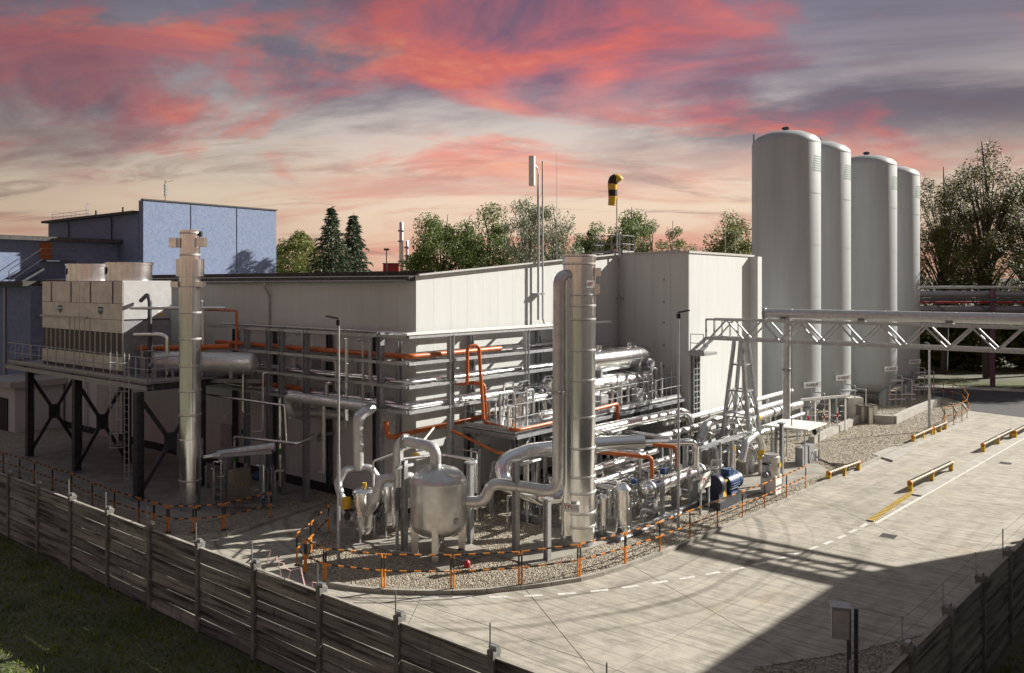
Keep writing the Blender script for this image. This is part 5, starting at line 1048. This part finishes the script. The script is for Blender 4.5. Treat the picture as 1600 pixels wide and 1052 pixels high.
for a in (46.9, 42.3):
    c = UV(a, 20.65, 9.9); f_ = MB().lathe(c, [(1.10, 0), (1.10, .82), (1.15, .82), (1.15, .92), (1.03, .92), (1.01, .1)], 48).build('fan_cowl', 'cladding', ct)
    MB().lathe(c + UP * .5, [(.2, 0), (.2, .2)], 16).build('fan_hub', 'steel_dark', f_)
    for j in range(6): an = R(60 * j); d = Vector((math.cos(an), math.sin(an), 0)); MB().box(c + UP * .6 + d * .6, d * .45, Vector((-d.y, d.x, .4)).normalized() * .15, UP * .012).build('fan_blade', 'steel_dark', f_, smooth=False)
    g_ = MB()
    for j in range(12): an = R(30 * j); d = Vector((math.cos(an), math.sin(an), 0)); g_.tube([c + UP * .94, c + d * 1.2 + UP * .94], .012, 4)
    for rr_ in (.4, .75, 1.1): g_.tube([c + Vector((math.cos(R(20 * j)), math.sin(R(20 * j)), 0)) * rr_ + UP * .94 for j in range(19)], .012, 4)
    g_.build('fan_guard', 'steel_dark', f_)
    an = R(212); d = Vector((math.cos(an), math.sin(an), 0)); xd = Vector((-d.y, d.x, 0)); lc = c + d * 1.12 + UP * .48
    lg = MB().add([lc + xd * x + UP * z for x, z in ((-.28, .2), (.28, .2), (.28, -.08), (0, -.2), (-.28, -.08))], [(0, 4, 3, 2, 1)]).build('shield_emblem', 'logo_blue', f_, smooth=False); MB().box(lc + d * .005 + UP * .07, xd * .24, d * .002, UP * .055).build('emblem_band', 'logo_pale', lg, smooth=False)
cpipe = [UV(40.2, 20.2, 8.9), UV(39.5, 20.2, 9.25), UV(39.3, 20.2, 8.9), UV(39.3, 20.2, 5.4)]
tag(MB().tube(cpipe, .10, 10, .25).build('cooler_downpipe', 'steel_dark'), 'dark bent pipe dropping along the cooler end', 'pipe')
tag(MB().tube([UV(40.0, 19.6, 8.55), UV(37.0, 20.6, 8.6), UV(35.6, 22.0, 8.6)], .075, 10, .2).build('cooler_feed_pipe', 'cladding'), 'silver pipe leaving the cooler end towards the chimney', 'pipe')
tag(MB().tube([UV(40.0, 19.8, 7.25), UV(38.3, 20.2, 7.3), UV(38.0, 20.4, 7.2), UV(38.0, 20.4, 5.4)], .10, 10, .2).build('cooler_return_pipe', 'cladding'), 'lower silver pipe bending down beside the cooler end', 'pipe')
t = thing('pump_unit', 'dark pump unit with thin tubes on the cooler platform', 'pump', UV(38.6, 20.8, DZ)); MB().box(UV(38.7, 21.2, DZ + .6), D1 * .5, D2 * .5, UP * .55).build('housing', 'panel_grey', t, smooth=False)
for i in range(6): q = UV(37.6 + .35 * i, 19.6 + .1 * (i % 3), DZ); MB().tube([q, q + UP * (.9 + .3 * (i % 3)), q + UP * (.9 + .3 * (i % 3)) + D2 * .6], .03, 6, .08).build('tube', 'galvanised', t)
valve(t, UV(38.0, 19.6, DZ + .6), D1, .09)
for (z, c_) in ((8.35, 'white'), (8.2, 'yellow')): MB().ub(40.385, 40.39, 21.2, 21.45, z - .06, z + .06).build('warning_label', c_, ct, smooth=False)
rt = thing('receiver_drum', 'horizontal grey receiver drum behind the left chimney', 'vessel', UV(36.5, 21.3, 5.3)); pr = UV(38.7, 20.3, 5.95)
dirr = (UV(34.6, 22.9, 5.95) - pr); Ld = dirr.length
MB().lathe(pr, [(.05, -.28), (.3, -.22), (.48, -.08), (.53, .05), (.53, Ld - .05), (.48, Ld + .08), (.3, Ld + .22), (.05, Ld + .28)], 32, dirr).build('shell', 'grey_pipe', rt)
for f_ in (.2, .8): MB().box(pr + dirr * f_ - UP * .5, dirr.normalized() * .08, dirr.cross(UP).normalized() * .4, UP * .2).build('saddle', 'steel', rt, smooth=False)
MB().hbeam(UV(37.5, 21.0, 5.1), UV(34.4, 23.2, 5.1), .2, .2).build('support_beam', 'steel', rt, smooth=False)
# left skid with cabinet
c = G(372, 800); ls = thing('left_skid', 'equipment skid with brown steel cabinet beside the left chimney', 'skid', c)
kk = c.y / F; F0 = lambda x, y, dy=0: DP(x, y, c.y + dy)
for (x, dy) in ((352, .3), (408, .3), (352, 1.6), (408, 1.6)): q = F0(x, 800, dy); MB().beam(Vector((q.x, q.y, .1)), Vector((q.x, q.y, 2.35)), .12).build('post', 'steel', ls, smooth=False)
for dy in (.3, 1.6): MB().beam(Vector((F0(345, 0, dy).x, c.y + dy, 2.35)), Vector((F0(425, 0, dy).x, c.y + dy, 2.5)), .14).build('top_rail', 'steel', ls, smooth=False); MB().beam(Vector((F0(335, 0, dy).x, c.y + dy, .2)), Vector((F0(432, 0, dy).x, c.y + dy, .2)), .14).build('base_rail', 'steel', ls, smooth=False)
e0, e1 = F0(336, 712, .6), F0(430, 698, 1.0); d = e1 - e0; MB().lathe(e0, [(.04, -.12), (.12, -.1), (.13, .1), (.2, .12), (.2, d.length)], 24, d).build('exchanger_tube', 'grey_pipe', ls)
MB().tube([e0 - d.normalized() * .5, e0], .09, 12).build('nozzle', 'cladding', ls)
cb_ = Vector(((376 - 800) * kk, c.y - .15, 1.15)); cx = D2 * .42; MB().box(cb_, cx, D1 * .2, UP * .72).build('cabinet', 'cabinet', ls, smooth=False)
MB().box(cb_ - D1 * .21, cx * .9, D1 * .012, UP * .66).build('cabinet_door', 'cabinet', ls, smooth=False); MB().box(cb_ - D1 * .225 + UP * .12, D2 * .03, D1 * .01, UP * .03).build('warning_label', 'yellow', ls, smooth=False)
for i in range(16):
    rr2 = random.Random(100 + i); x = rr2.uniform(318, 432); dy = rr2.uniform(-.1, 1.8); q = F0(x, 800, dy); h = rr2.uniform(.5, 2.0); r = rr2.choice((.03, .04, .06)); ex = Vector((rr2.uniform(-.6, .6), 0, 0))
    MB().tube([Vector((q.x, q.y, .1)), Vector((q.x, q.y, h)), Vector((q.x, q.y, h)) + ex, Vector((q.x, q.y + .4, h)) + ex], r, 7, .08).build('tubing', rr2.choice(('galvanised', 'cladding', 'steel')), ls)
    if i % 3 == 0: valve(ls, Vector((q.x, q.y, h * .6)), UP, .07)
MB().lathe(F0(404, 745, .8), [(.16, -.25), (.2, -.2), (.2, .2), (.16, .25)], 18, D1).build('pump_motor', 'blue_motor', ls)

# ================================================================== barriers
def barrier(label, p, q, h=1.08, group='orange and black barrier panels', double=True, z0=.0, thin=False):
    p, q = Vector(p) + UP * z0, Vector(q) + UP * z0; d = (q - p); ln = d.length; d = d.normalized(); e = .05 if double else 0.0
    t = thing('safety_barrier', label, 'barrier', (p + q) / 2, group); a, b = p + d * e, q - d * e; w_ = .038 if thin else .042
    for i, s_ in enumerate((a, b)):
        MB().beam(s_, s_ + UP * h * .58, w_, w_).build('post', 'orange_paint', t, smooth=False); MB().beam(s_ + UP * h * .58, s_ + UP * h * .9, w_, w_).build('post_band', 'black', t, smooth=False); MB().beam(s_ + UP * h * .9, s_ + UP * h, w_, w_).build('post', 'orange_paint', t, smooth=False)
        MB().box(s_ + UP * .012, d * .07, Vector((-d.y, d.x, 0)) * .07, UP * .01).build('foot_plate', 'steel_dark', t, smooth=False)
    for z in (h, h * .52):
        n = max(3, int(ln / .26)); n += (n + 1) % 2; rl = MB().beam(a + UP * z, b + UP * z, w_ * .9, w_ * .9).build('rail', 'orange_paint', t, smooth=False)
        for i in range(1, n, 2): MB().beam(a + (b - a) * (i / n) + UP * z, a + (b - a) * ((i + 1) / n) + UP * z, w_, w_).build('rail_band', 'black', rl, smooth=False)
lp = [(5, 742), (31, 750), (54, 758), (82, 769), (112, 779), (144, 795), (179, 809), (217, 822), (240, 829), (262, 836), (304, 836), (350, 832), (425, 812)]
lp = [(-40, 728)] + lp
for i, (a, b) in enumerate(zip(lp, lp[1:])): barrier(f'{ORD[i]} barrier panel from the left along the kerb behind the fence', G(*a), G(*b), 1.02, 'barriers along the left kerb', i > 8, .1)
rp2 = [(514, 836), (486, 868), (463, 888), (477, 900), (507, 914), (599, 925), (707, 926), (813, 920), (905, 907), (978, 886), (1031, 867), (1078, 847), (1121, 829), (1160, 813), (1195, 798), (1229, 782), (1259, 767)]
for i, (a, b) in enumerate(zip(rp2, rp2[1:])): barrier(f'{ORD[i]} barrier panel round the gravel island, counted from its left end', G(*a), G(*b), 1.08, 'barriers round the gravel island', i < 9, .1)
rp3 = [(1476, 668), (1490, 666), (1503, 660), (1511, 655), (1513, 645), (1504, 632), (1489, 626), (1474, 624), (1455, 622)]
for i, (a, b) in enumerate(zip(rp3, rp3[1:])): barrier(f'{ORD[i]} short barrier panel of the curve beyond the far bumper', G(*a), G(*b), 1.3, 'barriers in the far curve', False, .08)
# yellow wheel bumpers
def bumper(label, x0, y0, x1, y1):
    p, q = G(x0, y0), G(x1, y1); d = (q - p); ln = d.length; d.normalize(); n_ = Vector((-d.y, d.x, 0)); t = thing('wheel_bumper', label, 'bumper', (p + q) / 2, 'yellow wheel bumpers'); r = .11; z = .40
    nseg = 2 * int(ln / .42) + 1
    for i in range(nseg):
        s0, s1 = p + d * ln * i / nseg, p + d * ln * (i + 1) / nseg; MB().tube([s0 + UP * z, s1 + UP * z], r, 12).build('bar', 'yellow', t)
        if i: ring(MB(), s0 + UP * z, r, d, .11, .014, 12).build('stripe', 'black', t)
    for f_ in (0, .5, 1): c = p + d * ln * f_; MB().box(c + UP * .2, d * .06, n_ * .10, UP * .2).build('foot', 'yellow', t, smooth=False); MB().tube([c - d * .06 + UP * z, c + d * .06 + UP * z], r * 1.15, 12).build('end_clamp', 'orange_paint', t)
bumper('yellow tube bumper at the near left corner of the loading bay', 1295, 752, 1341, 735)
bumper('yellow tube bumper beside the lamp post on the far left bay edge', 1427, 693, 1455, 680)
bumper('farthest short yellow bumper next to the curved barriers', 1459, 679, 1477, 671)
bumper('nearest yellow bumper on the raised strip at the end of the striped ramp', 1422, 768, 1486, 736)
bumper('yellow bumper on the raised strip towards the right edge', 1536, 706, 1580, 683)
bumper('yellow bumper cut off by the right edge of the view', 1586, 685, 1625, 664)

# ================================================================== lamp posts and the foreground box
def lamp(label, x, yb_, yt_, hd, r=.06):
    c = G(x, yb_); k = c.y / F; z = (yb_ - yt_) * k; t = thing('lamp_post', label, 'lamp post', c, 'slim lamp posts')
    MB().tube([c, c + UP * z * .45], r, 12).build('lower_pole', 'galvanised', t); MB().tube([c + UP * z * .45, c + UP * z], r * .72, 12).build('upper_pole', 'galvanised', t); MB().lathe(c, [(.14, 0), (.14, .03), (r, .05)], 14).build('base_flange', 'galvanised', t)
    h = Vector((hd[0], hd[1], 0)); n_ = Vector((-h.y, h.x, 0)).normalized(); MB().box(c + UP * (z - .05), h.normalized() * .06, n_ * .06, UP * .1).build('bracket', 'black', t, smooth=False)
    MB().add([c + UP * (z + .02) + h * f_ + n_ * w_ * s_ + UP * (.05 + .08 * f_ + dz) for f_, w_ in ((-.05, .05), (.35, .14), (1, .12)) for s_ in (-1, 1) for dz in (0, .05)], [(0, 1, 3, 2), (8, 10, 11, 9), (0, 4, 5, 1), (4, 8, 9, 5), (2, 3, 7, 6), (6, 7, 11, 10), (1, 5, 7, 3), (5, 9, 11, 7), (0, 2, 6, 4), (4, 6, 10, 8)]).build('lamp_head', 'black', t, smooth=False)
lamp('lamp post standing in the gravel left of the grey vessel', 529, 884, 502, (-.42, .1))
lamp('lamp post in front of the shaded tall block', 1060, 830, 492, (.42, .1))
lamp('thin lamp post on the gravel in front of the rear tank', 1452, 676, 540, (-.1, .3), .09)
c = G(1328, 445 + 9.7 * F / 17.2); t = thing('post_box', 'grey electrical box on twin posts in the right foreground', 'electrical box', c)
for dx in (-.02, .13): MB().beam(c + Vector((dx, 0, -.15)), c + Vector((dx, 0, 3.0)), .07, .06).build('post', 'steel_dark', t, smooth=False)
q = DP(1313, 972, 17.0); bd = Vector((.96, -.28, 0)); bn = Vector((.28, .96, 0))
MB().box(q + UP * .02, bd * .17, bn * .16, UP * .31).build('box', 'panel_grey', t, smooth=False); MB().box(q + UP * .345, bd * .19, bn * .18, UP * .012).build('lid', 'galvanised', t, smooth=False); MB().box(q - bn * .165, bd * .145, bn * .008, UP * .28).build('door', 'door_grey', t, smooth=False)

# ================================================================== pipe bridge in the right background
Y = 79.0; t = thing('background_pipe_bridge', 'dark pipe bridge with several pipes behind the tanks at right', 'pipe bridge', Vector((48, Y, 0)))
x0, x1 = 33, 95
for y_, r, m in ((449, .14, 'grey_pipe'), (460, .32, 'steel'), (484, .34, 'steel'), (473, .1, 'red'), (492, .12, 'steel_dark')): z = H - (y_ - HZ) / F * Y; MB().tube([Vector((x0, Y + .4, z)), Vector((x1, Y + 1.5, z))], r, 14).build('pipe', m, t)
for y_ in (468, 490): z = H - (y_ - HZ) / F * Y; MB().beam(Vector((x0, Y - .6, z)), Vector((x1, Y + .5, z)), .2, .3).build('girder', 'steel_dark', t, smooth=False)
for i in range(16): xa = x0 + 2.2 + 4.0 * i; MB().beam(Vector((xa, Y - .6, H - 23 / F * Y)), Vector((xa + 2, Y - .6, H - 45 / F * Y)), .1).build('diagonal', 'steel_dark', t, smooth=False)
for px in (1551, 1800): xx = (px - 800) / F * Y; MB().hbeam(Vector((xx, Y, 0)), Vector((xx, Y, 9.2)), .4, .4).build('post', 'purple_post', t, smooth=False)

# ================================================================== trees
def tree(name, label, x, y, ytop, wpx, mat_='leaf', n=3600, leaf=.3, trunk='trunk', low=.22, seed=1, sparse=False, group='trees behind the plant', bush=False):
    r = random.Random(seed); c = Vector(((x - 800) / F * y, y, -.1)); hgt = H + (HZ - ytop) / F * y; rad = wpx / F * y / 2
    t = thing(name, label, 'tree', c, group); z0 = hgt * low; cl = []
    zc = hgt * (.60 if not sparse else .58); hv = hgt * (.37 if not sparse else .39)
    if bush: zc = hgt * .47; hv = hgt * .49
    for i in range(70 if not sparse else 90):
        while True:
            v = Vector((r.uniform(-1, 1), r.uniform(-1, 1), r.uniform(-1, 1)))
            if .25 < v.length < 1: break
        tap = 1 - .35 * max(0, v.z); cl.append(c + Vector((v.x * rad * tap, v.y * rad * tap, zc + v.z * hv)))
    tb = MB(); tr_ = hgt * .016; tb.tube([c, c + Vector((r.gauss(0, .2), 0, hgt * .35)), c + Vector((r.gauss(0, .4), 0, hgt * .7)), c + Vector((r.gauss(0, .4), 0, hgt * .96))], [tr_, tr_ * .75, tr_ * .42, tr_ * .1], 7)
    for q in cl:
        s_ = c + UP * max(hgt * .14, (q.z - c.z) * r.uniform(.42, .72)); m_ = s_.lerp(q, .5) + UP * r.uniform(.0, .6); tb.tube([s_, m_, q], [tr_ * .30, tr_ * .17, tr_ * .05], 5, cap=False)
        if sparse:
            for k in range(3): e = q + Vector((r.gauss(0, 1), r.gauss(0, 1), r.gauss(.7, .7))) * rad * .2; tb.tube([m_.lerp(q, r.random()), e], [tr_ * .08, tr_ * .02], 4, cap=False)
    tb.build('trunk', trunk, t)
    lb = MB(); per = n // len(cl); sg = rad * (.16 if not sparse else .15); n = int(n * 4.0); per = n // len(cl)
    for q in cl:
        ss = sg * r.uniform(.6, 1.3)
        for k in range(int(per * r.uniform(.5, 1.5))):
            g3 = Vector((r.gauss(0, 1), r.gauss(0, 1), r.gauss(0, .85))); g3 *= min(1, 1.7 / max(.01, g3.length)); p = q + g3 * ss; s_ = leaf * r.uniform(.5, 1.2)
            u = Vector((r.gauss(0, 1), r.gauss(0, 1), r.gauss(0, 1))).normalized(); v = u.orthogonal().normalized(); lb.add([p - u * s_ * .5, p + v * s_ * .28, p + u * s_ * .5, p - v * s_ * .28], [(0, 1, 2, 3)])
    lb.build('crown', mat_, t, smooth=False)
def spruce(label, x, y, ytop, wpx, seed):
    r = random.Random(seed); c = Vector(((x - 800) / F * y, y, -.1)); hgt = H + (HZ - ytop) / F * y; rad = wpx / F * y / 2; t = thing('spruce_tree', label, 'tree', c, 'spruces by the blue building')
    MB().tube([c, c + UP * hgt], [hgt * .018, .03], 7).build('trunk', 'trunk', t); lb = MB(); z = hgt * .12
    while z < hgt - .1:
        f_ = (hgt - z) / (hgt * .88); L0 = rad * f_ ** .85 * r.uniform(.75, 1.12) + .12; nb = 7 + int(6 * f_)
        for i in range(nb):
            a = 6.28 * i / nb + r.random(); d = Vector((math.cos(a), math.sin(a), 0)); L1 = L0 * r.uniform(.6, 1.15)
            for k in range(int(7 + 22 * f_)):
                s_ = r.random() ** .7; p = c + UP * z + d * L1 * s_ + UP * (-.28 * L1 * s_ + .12 * L1 * s_ * s_ + r.gauss(0, .07)) + Vector((-d.y, d.x, 0)) * r.gauss(0, .16 * L1 * (1 - s_ * .6)); e = (d + Vector((r.gauss(0, .5), r.gauss(0, .5), r.uniform(-.9, .1)))).normalized() * r.uniform(.30, .62)
                w_ = e.orthogonal().normalized() * .12; lb.add([p - w_, p + w_, p + e], [(0, 1, 2)])
        z += r.uniform(.2, .32)
    lb.build('crown', 'needle', t, smooth=False)
spruce('taller dark spruce left of its twin beside the blue building', 518, 92, 322, 150, 4)
spruce('shorter dark spruce on the right of the pair', 552, 94.2, 332, 125, 5)
tree('broadleaf_tree', 'yellow green tree between the blue wall and the spruces', 468, 102, 350, 97, 'leaf_yellow', 4200, .34, seed=11, low=.2)
tree('broadleaf_tree', 'low dark tree at the edge of the blue wall', 441, 104, 378, 60, 'leaf', 2200, .34, seed=12)
tree('broadleaf_tree', 'full green tree just right of the distant chimneys', 690, 110, 324, 121, 'leaf', 6000, .36, seed=13, low=.2)
tree('broadleaf_tree', 'green tree left of the silvery trees behind the gable', 760, 112, 310, 110, 'leaf', 5200, .36, seed=14, low=.2)
tree('willow_tree', 'thin silvery tree behind the antenna mast', 822, 108, 300, 116, 'leaf_pale', 2600, .34, 'trunk_pale', .2, 15, True)
tree('willow_tree', 'wider silvery tree right of the antenna mast', 868, 104, 312, 95, 'leaf_pale', 2100, .34, 'trunk_pale', .2, 16, True)
tree('broadleaf_tree', 'small round tree beside the roof ladder cage', 924, 112, 340, 78, 'leaf', 3740, .34, seed=17)
tree('broadleaf_tree', 'slender green tree behind the windsock mast', 984, 110, 312, 98, 'leaf', 4760, .34, seed=18)
tree('broadleaf_tree', 'small pointed tree right of the windsock', 1018, 114, 336, 63, 'leaf_yellow', 2890, .32, seed=19)
tree('broadleaf_tree', 'low pointed tree above the tall block roof', 1053, 114, 346, 78, 'leaf_yellow', 3060, .32, seed=20)
tree('broadleaf_tree', 'dense green tree left of the tallest tank', 1140, 108, 324, 110, 'leaf_yellow', 5600, .36, seed=21, low=.2)
tree('broadleaf_tree', 'tall loose tree just right of the rear tank', 1475, 92, 246, 120, 'leaf_dark', 4900, .31, 'trunk', .18, 22, True, 'tall trees at the right')
tree('broadleaf_tree', 'tallest loose crowned tree near the right edge', 1542, 88, 204, 150, 'leaf_dark', 5500, .30, 'trunk', .2, 23, True, 'tall trees at the right')
tree('broadleaf_tree', 'tall tree cut by the right edge of the view', 1612, 90, 222, 120, 'leaf_dark', 4900, .31, 'trunk', .18, 24, True, 'tall trees at the right')
for i, (x, y, yt_, wp, lb) in enumerate(((1440, 96, 476, 70, 'dark bush behind the rear tank'), (1478, 99, 470, 80, 'dark bush under the loose tree by the tank'), (1516, 97, 482, 80, 'dark bush left of the purple post'), (1560, 100, 470, 90, 'dark bush behind the purple post'), (1600, 97, 478, 84, 'dark bush near the right edge'), (1650, 98, 470, 90, 'dark bush past the right edge'))): tree('dark_bush', lb, x, y, yt_, wp, 'leaf_dark', 5200, .42, seed=40 + i, low=.05, group='bushes under the tall trees', bush=True)
for i, (x, y, yt_, wp, lb) in enumerate(((1690, 80, 250, 150, 'tall tree beyond the right edge of the view'), (1800, 84, 240, 160, 'outermost tall tree beyond the right edge'))): tree('broadleaf_tree', lb, x, y, yt_, wp, 'leaf_dark', 6000, .4, seed=60 + i, group='tall trees at the right')

# ================================================================== far things
for px, yt_, r, lb in ((627, 347, .9, 'taller of two distant slim chimneys'), (636, 376, .65, 'shorter of two distant slim chimneys')):
    y = 320; c = Vector(((px - 800) / F * y, y, 0)); zt_ = H + (HZ - yt_) / F * y; t = thing('distant_chimney', lb, 'chimney', c, 'distant chimneys')
    MB().lathe(c, [(r, 0), (r * .92, zt_ * .7), (r * .8, zt_ - .3), (r * .6, zt_)], 16).build('shaft', 'matt_vessel', t)
    for f_ in (.55, .78, .9): ring(MB(), c + UP * zt_ * f_, r * .85, UP, .6, .5, 16).build('gallery', 'steel', t)
y = 300; c = Vector(((612 - 800) / F * y, y, 0)); t = thing('red_shed', 'small dark red shed far away by the distant chimneys', 'building', c); MB().box(c + UP * 8.6, Vector((2.8, 0, 0)), Vector((0, 2, 0)), UP * 8.6).build('wall', 'red_brick', t, smooth=False); MB().box(c + UP * 17.3, Vector((3, 0, 0)), Vector((0, 2.2, 0)), UP * .15).build('roof', 'roof', t, smooth=False)
y = 280; c = Vector(((604 - 800) / F * y, y, 0)); t = thing('floodlight_mast', 'distant mast with a flat floodlight head beside the red shed', 'mast', c); zt_ = H + (HZ - 390) / F * y; MB().tube([c, c + UP * zt_], .18, 6).build('pole', 'steel_dark', t); MB().box(c + UP * zt_, Vector((.9, 0, 0)), Vector((0, .3, 0)), UP * .35).build('head', 'steel_dark', t, smooth=False)
def hill(name, y, zt_, x0, x1, seed):
    r = random.Random(seed); b = MB(); n = 60; vs = []
    for i in range(n + 1):
        x = x0 + (x1 - x0) * i / n; h = zt_ * (.75 + .25 * math.sin(i * .21 + seed) + r.uniform(-.02, .02)); vs += [Vector((x, y, -1)), Vector((x, y + 80, h)), Vector((x, y + 500, h * .8))]
    b.add(vs, [(3 * i + j, 3 * i + 3 + j, 3 * i + 4 + j, 3 * i + 1 + j) for i in range(n) for j in (0, 1)]); struct(b.build(name, 'hill', smooth=True))
hill('hill', 700, 26, -900, 200, 1); hill('far_hill', 1800, 42, -2600, 2800, 3)

def reflection_wood():  # tree belt out of view, added to give the steel dark bands to reflect
    r = random.Random(77); b = MB()
    for i in range(230):
        a = R(r.uniform(132, 412)); d = r.uniform(105, 170); c = Vector((math.cos(a) * d, math.sin(a) * d, 0)); h = r.uniform(9, 21) * (.45 + .55 * (math.sin(a * 9) * .5 + .5)); w_ = r.uniform(3, 6.5)
        b.lathe(c, [(w_ * .5, 0), (w_ * .95, h * .3), (w_, h * .5), (w_ * .75, h * .8), (w_ * .3, h * .96), (.05, h)], 9)
    o = b.build('reflection_wood', 'hill'); o['kind'] = 'stuff'; tag(o, 'unseen belt of dark trees outside the view, added for the polished steel to reflect', 'wood')
reflection_wood()
for o in bpy.data.objects:
    if '_o' in o: del o['_o']
